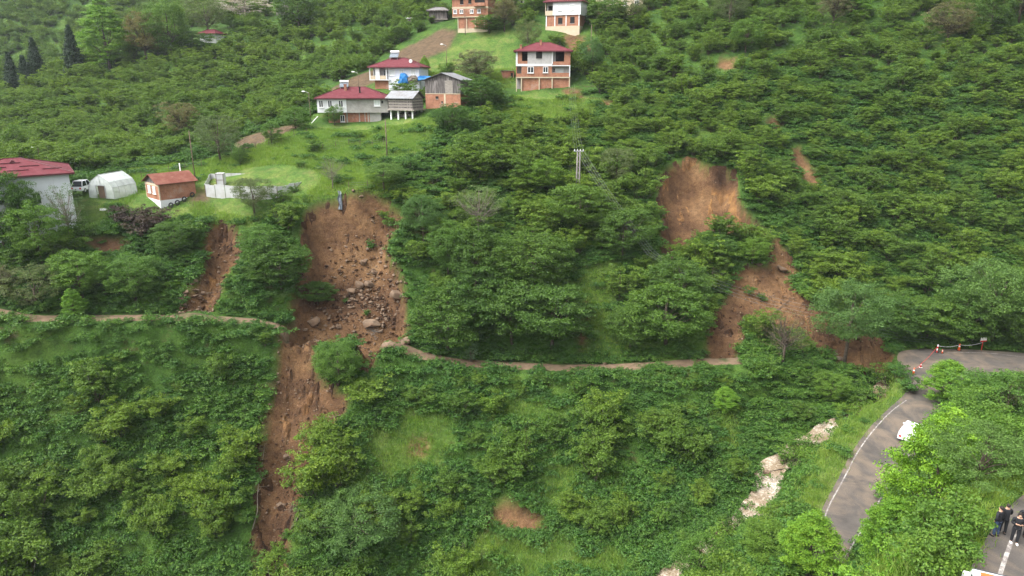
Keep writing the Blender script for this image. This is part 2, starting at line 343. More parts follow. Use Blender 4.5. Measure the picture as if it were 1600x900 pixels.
def leafmat(name, dark, light, tip=None, trans=.28, wide=1.0):
    m, t, b = new_mat(name); g = N(t, 'ShaderNodeNewGeometry'); oi = N(t, 'ShaderNodeObjectInfo')
    c = ramp(t, g.outputs['Random Per Island'], [(0, dark), (.6, tuple((a + q) / 2 for a, q in zip(dark, light))), (1, light)]).outputs[0]
    if tip:
        nn = noise(t, .9, 3, objc(t)); f = ramp(t, nn.outputs[0], [(.45, (0, 0, 0)), (.68, (1, 1, 1))]).outputs[0]
        c = mixc(t, mth(t, 'MULTIPLY', f, .6), c, tip)
    ov = ramp(t, oi.outputs['Random'], [(0, (1 - .20 * wide, 1 - .12 * wide, 1 - .05 * wide)), (.5, (1, 1, 1)), (1, (1 + .16 * wide, 1 + .12 * wide, 1 - .05 * wide))]).outputs[0]
    c = mixc(t, 1.0, c, ov, 'MULTIPLY')
    n2 = noise(t, .035, 3, g.outputs['Position'], .5)     # whole slopes differ a little
    c = mixc(t, 1.0, c, ramp(t, n2.outputs[0], [(.3, (.85, .93, .95)), (.5, (1, 1, 1)), (.7, (1.12, 1.07, .92))]).outputs[0], 'MULTIPLY')
    t.links.new(c, b.inputs['Base Color']); b.inputs['Roughness'].default_value = .5; b.inputs['Specular IOR Level'].default_value = .25
    tr = N(t, 'ShaderNodeBsdfTranslucent'); t.links.new(mixc(t, 1.0, c, (1.15, 1.2, .6), 'MULTIPLY'), tr.inputs['Color'])
    mx = N(t, 'ShaderNodeMixShader'); mx.inputs[0].default_value = trans
    t.links.new(b.outputs[0], mx.inputs[1]); t.links.new(tr.outputs[0], mx.inputs[2])
    t.links.new(mx.outputs[0], t.nodes['Material Output'].inputs['Surface']); return m

MAT['hazel'] = leafmat('hazel_leaves', (.056, .112, .014), (.130, .214, .028), (.160, .242, .033), .40)
MAT['walnut'] = leafmat('broad_leaves_dark', (.038, .088, .014), (.090, .168, .027), (.112, .194, .031), .38)
MAT['alder'] = leafmat('alder_leaves', (.052, .112, .028), (.108, .198, .046), (.12, .21, .05), .34)
MAT['lime'] = leafmat('fresh_leaves_bright', (.075, .180, .018), (.150, .285, .026), (.190, .320, .028))
MAT['midg'] = leafmat('mid_green_leaves', (.055, .125, .018), (.120, .215, .032), (.14, .24, .036), .36)
MAT['brown'] = leafmat('bronze_young_leaves', (.085, .090, .034), (.150, .140, .056), (.165, .128, .07))
MAT['olive'] = leafmat('olive_green_leaves', (.075, .105, .032), (.145, .180, .06))
MAT['conif'] = leafmat('conifer_needles', (.012, .032, .016), (.028, .060, .028), None, .05)
MAT['purple'] = leafmat('purple_brown_leaves', (.035, .018, .016), (.085, .045, .034), (.10, .09, .035), .15)
MAT['silver'] = leafmat('silvery_leaves', (.085, .14, .050), (.17, .245, .10))
MAT['blossom'] = leafmat('white_pink_blossom', (.34, .28, .25), (.58, .50, .47), None, .2)
MAT['weed'] = leafmat('undergrowth_leaves', (.030, .085, .015), (.075, .165, .026), (.12, .21, .035))
MAT['grassb'] = leafmat('grass_blades', (.120, .215, .032), (.215, .330, .065), (.28, .33, .10), .45)
MAT['bark'] = simple('bark', (.085, .068, .052), .95, .45, 3, .1, bmp=.03)
MAT['barkpale'] = simple('bark_pale', (.20, .17, .14), .95, .35, 3, .1)
MAT['asphalt'] = None
def mk_asphalt():
    m, t, b = new_mat('worn_asphalt'); P = geo(t)
    n1 = noise(t, .2, 6, P, .65, 1.0); n2 = noise(t, .8, 5, P, .6); n3 = noise(t, 18, 2, P)
    c = ramp(t, n2.outputs[0], [(.3, (.058, .051, .046)), (.7, (.094, .082, .072))]).outputs[0]
    mud = ramp(t, n1.outputs[0], [(.46, (0, 0, 0)), (.62, (1, 1, 1))]).outputs[0]
    c = mixc(t, mth(t, 'MULTIPLY', mud, .7), c, (.17, .13, .095))
    c = mixc(t, 1.0, c, ramp(t, n3.outputs[0], [(.3, (.8, .8, .8)), (.7, (1.15, 1.15, 1.15))]).outputs[0], 'MULTIPLY')
    # repaired strip lines and cracks
    v = N(t, 'ShaderNodeTexVoronoi', feature='DISTANCE_TO_EDGE'); v.inputs['Scale'].default_value = .22; t.links.new(P, v.inputs['Vector'])
    t.links.new(c, b.inputs['Base Color']); b.inputs['Roughness'].default_value = .62; b.inputs['Specular IOR Level'].default_value = .35
    bump(t, b, n3.outputs[0], .3, .02); return m
MAT['asphalt'] = mk_asphalt()
MAT['dirt'] = simple('packed_dirt', (.150, .105, .068), .9, .3, .9, .15, b2=(.055, .065, .025), world=True, bmp=.05)
def mk_paint():
    m, t, b = new_mat('worn_road_paint'); P = geo(t); n = noise(t, 2.2, 6, P, .8)
    c = ramp(t, n.outputs[0], [(.46, (.15, .13, .12)), (.62, (.40, .375, .345))]).outputs[0]
    t.links.new(c, b.inputs['Base Color']); b.inputs['Roughness'].default_value = .7; return m
MAT['paint'] = mk_paint()
def mk_water():
    m, t, b = new_mat('muddy_white_water'); P = geo(t); n = noise(t, 2.6, 8, P, .75, 1.6); n2 = noise(t, .35, 3, P)
    f = mth(t, 'ADD', mth(t, 'MULTIPLY', n.outputs[0], .8), mth(t, 'MULTIPLY', n2.outputs[0], .25))
    c = ramp(t, f, [(.42, (.11, .075, .042)), (.52, (.20, .15, .095)), (.60, (.36, .31, .25)), (.70, (.58, .55, .50))]).outputs[0]
    t.links.new(c, b.inputs['Base Color']); b.inputs['Roughness'].default_value = .3; bump(t, b, n.outputs[0], .5, .1); return m
MAT['water'] = mk_water()
MAT['rock'] = simple('boulder_stone', (0.144, 0.101, 0.069), .85, .4, 1.6, .2, b2=(0.117, 0.074, 0.047), bmp=.08)
MAT['brick'] = brickmat('hollow_clay_brick', (0.300, 0.124, 0.071), (0.345, 0.154, 0.090), (0.300, 0.195, 0.143))
MAT['brick_old'] = brickmat('old_clay_brick', (0.255, 0.090, 0.056), (0.315, 0.135, 0.083), (0.285, 0.203, 0.150))
MAT['white'] = simple('white_plaster', (.66, .67, .68), .85, .10, .8, .2, b2=(.56, .57, .57))
MAT['bluewhite'] = simple('bluish_white_render', (.66, .69, .73), .85, .06, .6, .2)
MAT['concrete'] = simple('grey_cement_render', (0.320, 0.308, 0.288), .9, .18, 1.2, .2, b2=(0.256, 0.240, 0.224))
MAT['block'] = simple('pumice_blockwork', (0.408, 0.391, 0.383), .9, .15, 3, .2, b2=(0.340, 0.332, 0.323))
MAT['cream'] = simple('cream_render', (0.468, 0.391, 0.281), .85, .1, 1, .2)
MAT['roof'] = corrug('maroon_roof_sheet', (.115, .020, .027), (.150, .040, .048), .75)
MAT['roofedge'] = simple('dark_maroon_fascia', (.09, .02, .025), .6, .2)
MAT['rust'] = corrug('rusty_roof_sheet', (0.152, 0.048, 0.032), (0.216, 0.096, 0.068), .7)
MAT['tin'] = corrug('grey_metal_sheet', (0.255, 0.264, 0.281), (0.187, 0.170, 0.162), .5, .2)
MAT['oldtin'] = corrug('weathered_roof_sheet', (0.203, 0.199, 0.195), (0.135, 0.105, 0.090), .6, .2)
MAT['sheet'] = corrug('pale_corrugated_sheet', (0.532, 0.541, 0.541), (0.437, 0.427, 0.408), .6)
MAT['wood'] = simple('weathered_dark_boards', (.10, .09, .085), .9, .6, 2.2, .1, stretch=(5, 5, .4), b2=(.23, .21, .2))
MAT['logs'] = simple('weathered_grey_logs', (.25, .225, .20), .9, .5, 2.5, .1, stretch=(.5, .5, 6))
MAT['dark'] = simple('dark_opening', (.015, .014, .013), .9, .2)  # near-black standing in for the shade inside openings; also colours a flue
MAT['pvc'] = simple('white_window_frame', (.78, .78, .78), .4, .04)
MAT['glass'] = simple('window_glass', (.035, .04, .045), .12, .2, spec=.6)
MAT['curtain'] = simple('pale_curtain', (.58, .62, .60), .8, .1)
MAT['steel'] = simple('galvanised_steel', (.45, .46, .47), .35, .1, metal=.7)
MAT['bluetarp'] = simple('blue_tarpaulin', (.02, .16, .42), .5, .25)
MAT['film'] = simple('greenhouse_film', (.66, .69, .71), .35, .1, 1.5, .4)
def mk_film():
    m, t, b = new_mat('greenhouse_film'); b.inputs['Base Color'].default_value = (.72, .75, .77, 1); b.inputs['Roughness'].default_value = .35
    tr = N(t, 'ShaderNodeBsdfTransparent'); tl = N(t, 'ShaderNodeBsdfTranslucent'); tl.inputs['Color'].default_value = (.8, .83, .84, 1)
    m1 = N(t, 'ShaderNodeMixShader'); m1.inputs[0].default_value = .35; t.links.new(b.outputs[0], m1.inputs[1]); t.links.new(tl.outputs[0], m1.inputs[2])
    m2 = N(t, 'ShaderNodeMixShader'); n = noise(t, 1.2, 4, objc(t)); t.links.new(ramp(t, n.outputs[0], [(.35, (.30, .30, .30)), (.7, (.55, .55, .55))]).outputs[0], m2.inputs[0])
    t.links.new(m1.outputs[0], m2.inputs[1]); t.links.new(tr.outputs[0], m2.inputs[2]); t.links.new(m2.outputs[0], t.nodes['Material Output'].inputs['Surface']); return m
MAT['film'] = mk_film()
MAT['bluegrey'] = simple('grey_blue_plastic_sheet', (.13, .15, .175), .4, .3, 4)
MAT['pole'] = simple('concrete_pole', (0.176, 0.164, 0.148), .8, .15)
MAT['timber'] = simple('wooden_pole', (.12, .085, .06), .9, .3)
MAT['wire'] = simple('aluminium_cable', (.16, .165, .17), .5, .05)
MAT['orange'] = simple('orange_plastic', (.75, .12, .03), .5, .08)
MAT['red'] = simple('red_plastic', (.55, .03, .03), .5, .08)
MAT['whitep'] = simple('white_plastic', (.8, .8, .8), .45, .04)
MAT['carwhite'] = simple('white_car_paint', (.72, .73, .74), .22, .03, spec=.5)
MAT['rubber'] = simple('black_rubber', (.02, .02, .02), .8, .1)
MAT['carglass'] = simple('car_glass', (.02, .025, .03), .08, .1, spec=.7)
MAT['blue_lens'] = simple('blue_lamp_lens', (.02, .05, .35), .2, .1)
MAT['cloth'] = simple('black_cloth', (.016, .017, .020), .9, .3, 6)
MAT['jeans'] = simple('dark_blue_jeans', (.035, .055, .10), .9, .3, 6)
MAT['skin'] = simple('skin', (.42, .25, .17), .6, .06)
MAT['hair'] = simple('dark_hair', (.02, .015, .012), .7, .2)
MAT['rack'] = simple('dead_twigs', (.14, .12, .10), .95, .3)

# ------------------------------------------------------------------ object helpers
def tag(o, label=None, cat=None, group=None, kind=None):
    if label: o['label'] = label
    if cat: o['category'] = cat
    if group: o['group'] = group
    if kind: o['kind'] = kind
    return o
def empty(name, loc, rz=0.0):
    o = bpy.data.objects.new(name, None); o.location = loc; o.rotation_euler = (0, 0, rz); o.empty_display_size = .3
    COL.objects.link(o); return o
def link(name, me, parent=None, mats=None):
    o = bpy.data.objects.new(name, me); COL.objects.link(o)
    if parent is not None: o.parent = parent
    return o
def np_mesh(name, verts, faces, mat, smooth=False):
    """verts (n,3), faces (m,k) with k fixed"""
    me = bpy.data.meshes.new(name); verts = np.asarray(verts, np.float32); faces = np.asarray(faces, np.int32); k = faces.shape[1]
    me.vertices.add(len(verts)); me.vertices.foreach_set('co', verts.ravel())
    me.loops.add(faces.size); me.loops.foreach_set('vertex_index', faces.ravel())
    me.polygons.add(len(faces)); me.polygons.foreach_set('loop_start', np.arange(0, faces.size, k, dtype=np.int32))
    try: me.polygons.foreach_set('loop_total', np.full(len(faces), k, np.int32))
    except Exception: pass
    me.polygons.foreach_set('use_smooth', np.full(len(faces), smooth)); me.update(calc_edges=True)
    for m in (mat if isinstance(mat, (list, tuple)) else [mat]): me.materials.append(m)
    return me
def fattr(me, name, vals):
    a = me.attributes.new(name, 'FLOAT', 'POINT'); a.data.foreach_set('value', np.asarray(vals, np.float32))
class MB:
    """collects boxes, prisms and tubes into one mesh"""
    def __init__(s): s.v = []; s.f = []
    def add(s, vs, fs):
        b = len(s.v); s.v += [tuple(p) for p in vs]; s.f += [tuple(i + b for i in f) for f in fs]; return s
    def box(s, x0, x1, y0, y1, z0, z1):
        return s.add([(x0,y0,z0),(x1,y0,z0),(x1,y1,z0),(x0,y1,z0),(x0,y0,z1),(x1,y0,z1),(x1,y1,z1),(x0,y1,z1)],
                     [(0,3,2,1),(4,5,6,7),(0,1,5,4),(1,2,6,5),(2,3,7,6),(3,0,4,7)])
    def prism(s, pts, axis, a, b):
        """polygon in two axes extruded along the third ('x','y','z')"""
        n = len(pts)
        f = {'x': lambda p, t: (t, p[0], p[1]), 'y': lambda p, t: (p[0], t, p[1]), 'z': lambda p, t: (p[0], p[1], t)}[axis]
        vs = [f(p, a) for p in pts] + [f(p, b) for p in pts]
        return s.add(vs, [tuple(range(n))[::-1], tuple(range(n, 2 * n))] + [(i, (i + 1) % n, n + (i + 1) % n, n + i) for i in range(n)])
    def tube(s, p, q, r0, r1=None, n=6, cap=True):
        r1 = r0 if r1 is None else r1; p = Vector(p); q = Vector(q); d = (q - p)
        if d.length < 1e-6: return s
        d.normalize(); u = d.orthogonal().normalized(); w2 = d.cross(u)
        vs = [p + (u * math.cos(k / n * 6.2832) + w2 * math.sin(k / n * 6.2832)) * r0 for k in range(n)] + [q + (u * math.cos(k / n * 6.2832) + w2 * math.sin(k / n * 6.2832)) * r1 for k in range(n)]
        fs = [(k, (k + 1) % n, n + (k + 1) % n, n + k) for k in range(n)]
        if cap: fs += [tuple(range(n))[::-1], tuple(range(n, 2 * n))]
        return s.add(vs, fs)
    def ball(s, c, r, n=8, m=6):
        r = (r, r, r) if isinstance(r, (int, float)) else r; vs = [(c[0], c[1], c[2] - r[2])]
        for j in range(1, m):
            th = math.pi * j / m - math.pi / 2
            for k in range(n): vs.append((c[0] + r[0] * math.cos(th) * math.cos(6.2832 * k / n), c[1] + r[1] * math.cos(th) * math.sin(6.2832 * k / n), c[2] + r[2] * math.sin(th)))
        vs.append((c[0], c[1], c[2] + r[2])); fs = [(0, 1 + (k + 1) % n, 1 + k) for k in range(n)]
        for j in range(m - 2):
            a = 1 + j * n; fs += [(a + k, a + (k + 1) % n, a + n + (k + 1) % n, a + n + k) for k in range(n)]
        a = 1 + (m - 2) * n; L = len(vs) - 1; fs += [(a + k, a + (k + 1) % n, L) for k in range(n)]
        return s.add(vs, fs)
    def mesh(s, name, mat, smooth=False):
        me = bpy.data.meshes.new(name); me.from_pydata(s.v, [], s.f); me.update()
        me.materials.append(mat)
        if smooth: me.polygons.foreach_set('use_smooth', [True] * len(me.polygons))
        return me
    def build(s, name, mat, parent=None, smooth=False): return link(name, s.mesh(name, mat, smooth), parent)

# ------------------------------------------------------------------ ground sheet
def grid_faces(nx, ny):
    i = np.arange(nx - 1)[None] + (np.arange(ny - 1) * nx)[:, None]; i = i.ravel()
    return np.stack([i, i + 1, i + 1 + nx, i + nx], -1)
me = np_mesh('hillside', np.stack([gx, gy, G['z'].ravel()], -1), grid_faces(len(XS), len(YS)), MAT['ground'], True)
fattr(me, 'soil', SOIL); fattr(me, 'field', FLD); fattr(me, 'meadow', MEA)
tag(link('hillside', me), 'steep green valley side of grass and bare earth', kind='structure')

# fine broken earth inside each slide
def slide_sheet(name, PG, label, rough, tonefn, st=.22, rs=1.6, big=0.0, edge=.6):
    lo = PG.min(0) - 1.2; hi = PG.max(0) + 1.2
    xs = np.arange(lo[0], hi[0], st); ys = np.arange(lo[1], hi[1], st * .8); X, Y = np.meshgrid(xs, ys); x = X.ravel(); y = Y.ravel()
    s = sdf(np.stack([x, y], -1), PG) + fbm(x, y, 5, 4) * .8 + edge * fbm(x, y, 3.2, 3) + fbm(x, y, 1.1, 3) * .45
    base = H(x, y)
    # rills running down the fall line, lumps and clods
    rid = np.abs(fbm(x * 1.0 + fbm(x, y, 4) * 1.2, y * .25, rs, 4)); lump = fbm(x, y, .9, 4, .6); fine = vnoise(x * 3.1, y * 3.1)
    ter = np.abs(fbm(x * .6, y + 9, 2.2, 3)); dz = rough * (lump * .9 - rid * 2.3 - ter * 1.1 + (fine - .5) * .28) + .35 - big * np.abs(fbm(x + fbm(x, y, 7) * 2, y * .16, 3.4, 2)) * sstep(.3, 2.0, s)
    z = base + dz * sstep(-.2, .5, s) - .45 * (1 - sstep(-.6, .15, s))
    F = grid_faces(len(xs), len(ys)); keep = (s[F] > -.75).any(1); F = F[keep]
    us = np.unique(F); mp = np.full(len(x), -1); mp[us] = np.arange(len(us))
    me = np_mesh(name, np.stack([x, y, z], -1)[us], mp[F], MAT['soil'], False)
    head = sdf(np.stack([x, y + 1.5], -1), PG) + fbm(x, y, 2.0, 3) * 1.2      # dark topsoil in the cut, with the turf overhang's shade painted in
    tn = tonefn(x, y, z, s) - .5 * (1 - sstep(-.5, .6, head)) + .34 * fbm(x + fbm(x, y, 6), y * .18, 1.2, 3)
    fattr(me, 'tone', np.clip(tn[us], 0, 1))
    return tag(link(name, me), label, kind='structure')
def spot(u, v): return hit(u, v)[:2]
def blobs(x, y, lst):
    o = np.zeros(len(x))
    for (u, v), r, a in lst:
        c = spot(u, v); o += a * np.exp(-((x - c[0]) ** 2 + (y - c[1]) ** 2) / r / r)
    return o
def toneA(x, y, z, s): return .52 + .75 * fbm(x, y, 5, 4) - .35 * (1 - sstep(0, 1.2, s)) + blobs(x, y, [((535,395),2.6,-.5),((560,320),3,-.15),((590,320),2.5,.2),((590,430),3.5,.15),((600,500),4,-.15),((510,500),3,-.3),((500,340),3,.05)])
def toneR(x, y, z, s): return .36 + .6 * fbm(x, y, 4, 4) - .3 * (1 - sstep(0, 1.5, s)) + blobs(x, y, [((430,600),3,-.15),((505,640),4,.22),((430,830),5,-.3)])
def toneB(x, y, z, s): return .5 + .6 * fbm(x, y, 3, 3) - .3 * (1 - sstep(0, .8, s))
def toneC(x, y, z, s): return .88 + .4 * fbm(x, y, 4, 3) - .45 * (1 - sstep(0, .9, s)) + blobs(x, y, [((1140,290),2.6,-.35),((1040,370),3,-.4),((1090,290),4,.25),((1180,330),2.5,.1)])  # dark blob on the left edge paints its shade into the tone
def toneD(x, y, z, s): return .55 + .6 * fbm(x, y, 4, 3) - .2 * (1 - sstep(0, 1, s)) + blobs(x, y, [((1225,425),3,.4),((1180,440),4,.25),((1130,520),4,-.3),((1360,570),6,-.15),((1240,400),3,-.3)])
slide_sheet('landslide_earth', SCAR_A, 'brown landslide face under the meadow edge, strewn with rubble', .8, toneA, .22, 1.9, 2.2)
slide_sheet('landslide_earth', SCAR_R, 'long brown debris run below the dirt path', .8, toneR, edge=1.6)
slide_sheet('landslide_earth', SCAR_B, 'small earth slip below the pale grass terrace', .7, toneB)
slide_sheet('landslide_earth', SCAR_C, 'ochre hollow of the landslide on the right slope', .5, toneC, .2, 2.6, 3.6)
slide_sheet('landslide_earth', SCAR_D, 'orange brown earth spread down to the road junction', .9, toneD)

# dirt path
def densify(pl, st=1.0):
    o = []; q = [Vector(p) for p in pl]
    for i in range(len(q) - 1):      # Catmull-Rom
        p0, p1, p2, p3 = q[max(i - 1, 0)], q[i], q[i + 1], q[min(i + 2, len(q) - 1)]; n = max(2, int((p2 - p1).length / st))
        for k in range(n):
            t = k / n; o.append(.5 * ((2 * p1) + (p2 - p0) * t + (2 * p0 - 5 * p1 + 4 * p2 - p3) * t * t + (3 * p1 - p0 - 3 * p2 + p3) * t ** 3))
    return o + [q[-1]]
def strip(name, pl, half, mat, lift, label=None, kind='structure', dip=.22, jitter=.0, cross=7, own=False):
    c = densify(pl, .6); V = []; n = len(c)
    for i, p in enumerate(c):
        t = (c[min(i + 1, n - 1)] - c[max(i - 1, 0)]); t = Vector((t.x, t.y, 0)).normalized(); s = Vector((t.y, -t.x, 0))
        for k in range(cross):
            a = k / (cross - 1) * 2 - 1; j = 1 + jitter * math.sin(i * .7 + k) if abs(a) > .9 else 1
            q = p + s * (a * half * j); zz = p.z - .33 + .07 * math.sin(i * .9 + k * 1.7) if own else float(H(q.x, q.y)[0]) + lift - (dip if abs(a) > .99 else 0) - (.04 if abs(abs(a) - .5) < .2 else 0)
            V.append((q.x, q.y, zz))
    me = np_mesh(name, V, grid_faces(cross, n), mat, True); return tag(link(name, me), label, kind=kind)
def seg(a, b): return [p for p in path_pts[a:b]]
strip('dirt_path', seg(0, 9), 1.45, MAT['dirt'], .12, 'dirt path along the slope left of the landslide', jitter=.1)
strip('dirt_path', seg(10, 19), 1.5, MAT['dirt'], .12, 'dirt path along the slope right of the landslide', jitter=.1)

def flat_poly(name, pg, z, mat, label, skirt=.5):
    bm = bmesh.new(); vs = [bm.verts.new((p[0], p[1], z)) for p in pg]; f = bm.faces.new(vs)
    if f.normal.z < 0: f.normal_flip()
    r = bmesh.ops.extrude_face_region(bm, geom=[f]); 
    for e in r['geom']:
        if isinstance(e, bmesh.types.BMVert): e.co.z -= skirt
    bmesh.ops.triangulate(bm, faces=bm.faces[:]); bmesh.ops.recalc_face_normals(bm, faces=bm.faces[:])
    me = bpy.data.meshes.new(name); bm.to_mesh(me); bm.free(); me.materials.append(mat); return tag(link(name, me), label, kind='structure')
def roundpoly(pg, st=1.2):
    c = densify([(p[0], p[1], 0) for p in list(pg) + [pg[0]]], st); return [(p.x, p.y) for p in c[:-1]]
flat_poly('asphalt_road', roundpoly(ROAD), ROADZ + .05, MAT['asphalt'], 'grey road coming up to the junction beside the stream')
flat_poly('asphalt_road', roundpoly(UPROAD), UPZ + .05, MAT['asphalt'], 'upper road at the lower right corner where the people stand')
def flatline(name, pl, half, z, label):
    c = densify([(p[0], p[1], z) for p in pl], .8); V = []; n = len(c)
    for i, p in enumerate(c):
        t = (c[min(i + 1, n - 1)] - c[max(i - 1, 0)]).normalized(); s = Vector((t.y, -t.x, 0)); V += [tuple(p + s * half), tuple(p - s * half)]
    return tag(link(name, np_mesh(name, V, grid_faces(2, n), MAT['paint'])), label, kind='structure')
def rp(l): return [onplane(u, v, ROADZ) for u, v in l]
def up(l): return [onplane(u, v, UPZ) for u, v in l]
flatline('edge_line', rp([(1268,890),(1291,802),(1316,753),(1342,704),(1368,669),(1393,643),(1416,626)]), .06, ROADZ + .055, 'worn white line along the stream side of the road')
flatline('edge_line', rp([(1300,900),(1330,855),(1362,803),(1392,752),(1420,712)]), .05, ROADZ + .055, 'worn white line along the wooded side of the road')
flatline('edge_line', rp([(1480,551),(1540,552),(1600,558),(1700,566)]), .05, ROADZ + .055, 'worn white line along the far edge of the junction')
flatline('centre_line', up([(1556,920),(1566,887),(1579,850),(1592,822),(1612,795),(1650,762)]), .09, UPZ + .055, 'white centre line of the upper road')

# stream
strip('stream', [(p[0], p[1], p[2]) for p in STREAM], 1.6, MAT['water'], .30, 'foaming brown stream in the gully beside the road', dip=.1, cross=9, jitter=.15, own=True)

# ------------------------------------------------------------------ leaves, crowns and trunks
def leaves(C, NRM, size, r, fold=.35, asp=.62, jit=.55):
    """one folded leaf (two quads sharing a midrib -> one 4-gon bent) per centre"""
    n = len(C); nr = NRM + r.normal(0, jit, (n, 3)); nr /= np.linalg.norm(nr, axis=1)[:, None] + 1e-9
    t = r.normal(0, 1, (n, 3)); t -= (t * nr).sum(1)[:, None] * nr; t /= np.linalg.norm(t, axis=1)[:, None] + 1e-9
    s = np.cross(nr, t); L = size * r.uniform(.65, 1.3, (n, 1))
    a = C - t * L * .5; b = C + s * L * asp * .5 + nr * L * fold * .3; c = C + t * L * .5; d = C - s * L * asp * .5 + nr * L * fold * .3
    return np.stack([a, b, c, d], 1).reshape(-1, 3), np.arange(4 * n).reshape(n, 4)
def crown_mesh(name, clumps, rad, per, size, mat, r, flat=.5, up=.7, keep_low=.35):
    """clumps (n,3) centres; each a little cap of leaves facing outward and up"""
    n = len(clumps); C = np.repeat(clumps, per, 0); RR = np.repeat(rad, per)
    d = r.normal(0, 1, (n * per, 3)); d /= np.linalg.norm(d, axis=1)[:, None]
    low = (d[:, 2] < 0) & (r.random(n * per) > keep_low); d[low, 2] *= -1
    q = RR[:, None] * (r.random((n * per, 1)) ** .45) * d; q[:, 2] *= flat
    P = C + q; NR = d * .6; NR[:, 2] = np.abs(NR[:, 2]) * .5 + up
    v, f = leaves(P, NR, size, r); return np_mesh(name, v, f, mat)
def limb(mb, p, q, r0, r1, r, n=5, seg=3, wob=.12):
    p = Vector(p); q = Vector(q); L = (q - p).length; prev = p
    for i in range(1, seg + 1):
        t = i / seg; c = p.lerp(q, t) + Vector(r.normal(0, wob * L / seg, 3)) * (1 if i < seg else 0)
        mb.tube(prev, c, r0 + (r1 - r0) * (i - 1) / seg, r0 + (r1 - r0) * t, n, cap=False); prev = c
def shell(n, r, w, h, base, lobes=7, hollow=.45, top=1.0, lump=.28):
    """clump centres through an uneven crown volume; w radius, h height, base height of the crown"""
    ld = r.normal(0, 1, (lobes, 3)); ld /= np.linalg.norm(ld, axis=1)[:, None]; la = r.uniform(-lump, lump * 1.2, lobes)
    d = r.normal(0, 1, (n, 3)); d /= np.linalg.norm(d, axis=1)[:, None]
    k = 1 + (np.maximum(0, d @ ld.T) ** 6 * la).sum(1)
    rr = (hollow + (1 - hollow) * r.random(n) ** .6) * k
    P = d * rr[:, None]; P[:, :2] *= w; P[:, 2] = base + h / 2 + P[:, 2] * h / 2
    return P
def make_tree(kind, seed):
    """mesh pair (trunk, crown) for a tree of about 10 m"""
    r = np.random.default_rng(seed); mb = MB(); K = kind
    if K == 'conif':
        mb.tube((0,0,-.4), (0,0,9.6), .2, .03, 6); cs = []; rd = []
        for z in np.arange(.9, 10, .28):
            R0 = 3.4 * (1 - (z - .6) / 9.8) ** .85 * r.uniform(.8, 1.15)
            for a in np.arange(0, 6.28, 6.28 / max(4, int(R0 * 7))):
                for q in (.45, .8, 1.0):
                    aa = a + r.normal(0, .2); R1 = R0 * q * r.uniform(.8, 1.12); cs.append((R1 * math.cos(aa), R1 * math.sin(aa), z - R1 * .22)); rd.append(.42)
        crown = crown_mesh('crown', np.array(cs), np.array(rd), 10, .34, MAT['conif'], r, .45, .3)
        return mb.mesh('trunk', MAT['bark'], True), crown
    P = dict(walnut=(230, 5.2, 7.8, 1.2, 1.0, 74, .28), alder=(230, 4.6, 7.2, 2.6, .85, 84, .20), lime=(310, 4.1, 9.3, .7, .75, 96, .20),
             midg=(230, 4.5, 7.8, 1.5, .88, 76, .23), brown=(230, 4.6, 7.8, 1.6, .8, 54, .20), olive=(200, 4.6, 7.8, 1.5, .8, 56, .20), sparse=(120, 4.4, 7.2, 2.2, .75, 24, .20),
             dark=(240, 5.0, 8.4, .6, .95, 74, .26), blossom=(150, 5.0, 6.4, 2.6, .75, 44, .22), bare=(110, 4.2, 7.0, 2.5, .8, 12, .17))[K]
    n, wr, h, base, cr, per, ls = P
    C = shell(n, r, wr, h, base, lobes=9, hollow=.3 if K in ('sparse', 'bare', 'brown') else .5, lump=.34)
    if K == 'lime':      # horizontal sprays, pointed top
        k = (C[:, 2] - base) / h; C[:, :2] *= (1.12 - .72 * np.clip(k, 0, 1) ** 1.6)[:, None]
    mb.tube((0,0,-.6), (r.normal(0,.15), r.normal(0,.15), base + h * .35), .24, .15, 7)
    top = Vector((0, 0, base + h * .25)); limb(mb, top, (r.normal(0,.3), r.normal(0,.3), base + h * .85), .15, .03, r, 5, 4)
    nl = 46 if K in ('bare', 'sparse', 'brown') else 22
    order = r.permutation(n)[:nl]
    for i in order:
        c = C[i]; z0 = base + (c[2] - base) * r.uniform(.15, .45); s = (r.normal(0,.06), r.normal(0,.06), max(.6, min(z0, base + h * .7)))
        limb(mb, s, c, r.uniform(.05, .09), .012, r, 4, 4, .16)
        if K in ('bare', 'sparse', 'brown'):
            for _ in range(5):
                e = Vector(c) + Vector(r.normal(0, .55, 3)) + Vector((0, 0, .35)); m0 = Vector(s).lerp(Vector(c), r.uniform(.45, .95)); mb.tube(m0, e, .018, .006, 3, False)
    flat = .34 if K in ('lime', 'walnut') else .55
    mat = MAT[dict(walnut='walnut', alder='alder', lime='lime', midg='midg', brown='brown', olive='olive', sparse='silver', dark='walnut', blossom='blossom', bare='brown')[K]]
    crown = crown_mesh('crown', C, np.full(n, cr) * r.uniform(.7, 1.3, n), per, ls, mat, r, flat, .75 if K != 'alder' else .45)
    return mb.mesh('trunk', MAT['barkpale' if K in ('sparse', 'blossom') else 'bark'], True), crown
TREES = {}
def tree_pair(kind, v):
    if (kind, v) not in TREES: TREES[(kind, v)] = make_tree(kind, sum(map(ord, kind)) * 10 + v)
    return TREES[(kind, v)]
tree_xy = []
def put_tree(name, kind, u, v, h, wd, label, group=None, cat='tree', D=None, var=None, x=None, y=None, dz=0.0):
    if x is None:
        p = hit(u, v) if D is None else (at(u, v, D)[0], D, float(H(at(u, v, D)[0], D)[0]))
    else: p = (x, y, float(H(x, y)[0]))
    var = random.randrange(3) if var is None else var
    tr, cr = tree_pair(kind, var); o = empty(name, (p[0], p[1], p[2] + dz), random.uniform(0, 6.28)); o.scale = (wd / 9.6, wd / 9.6, h / 10.0)
    tag(o, label, cat, group); link('trunk', tr, o); link('crown', cr, o); tree_xy.append((p[0], p[1], wd * .42)); return o

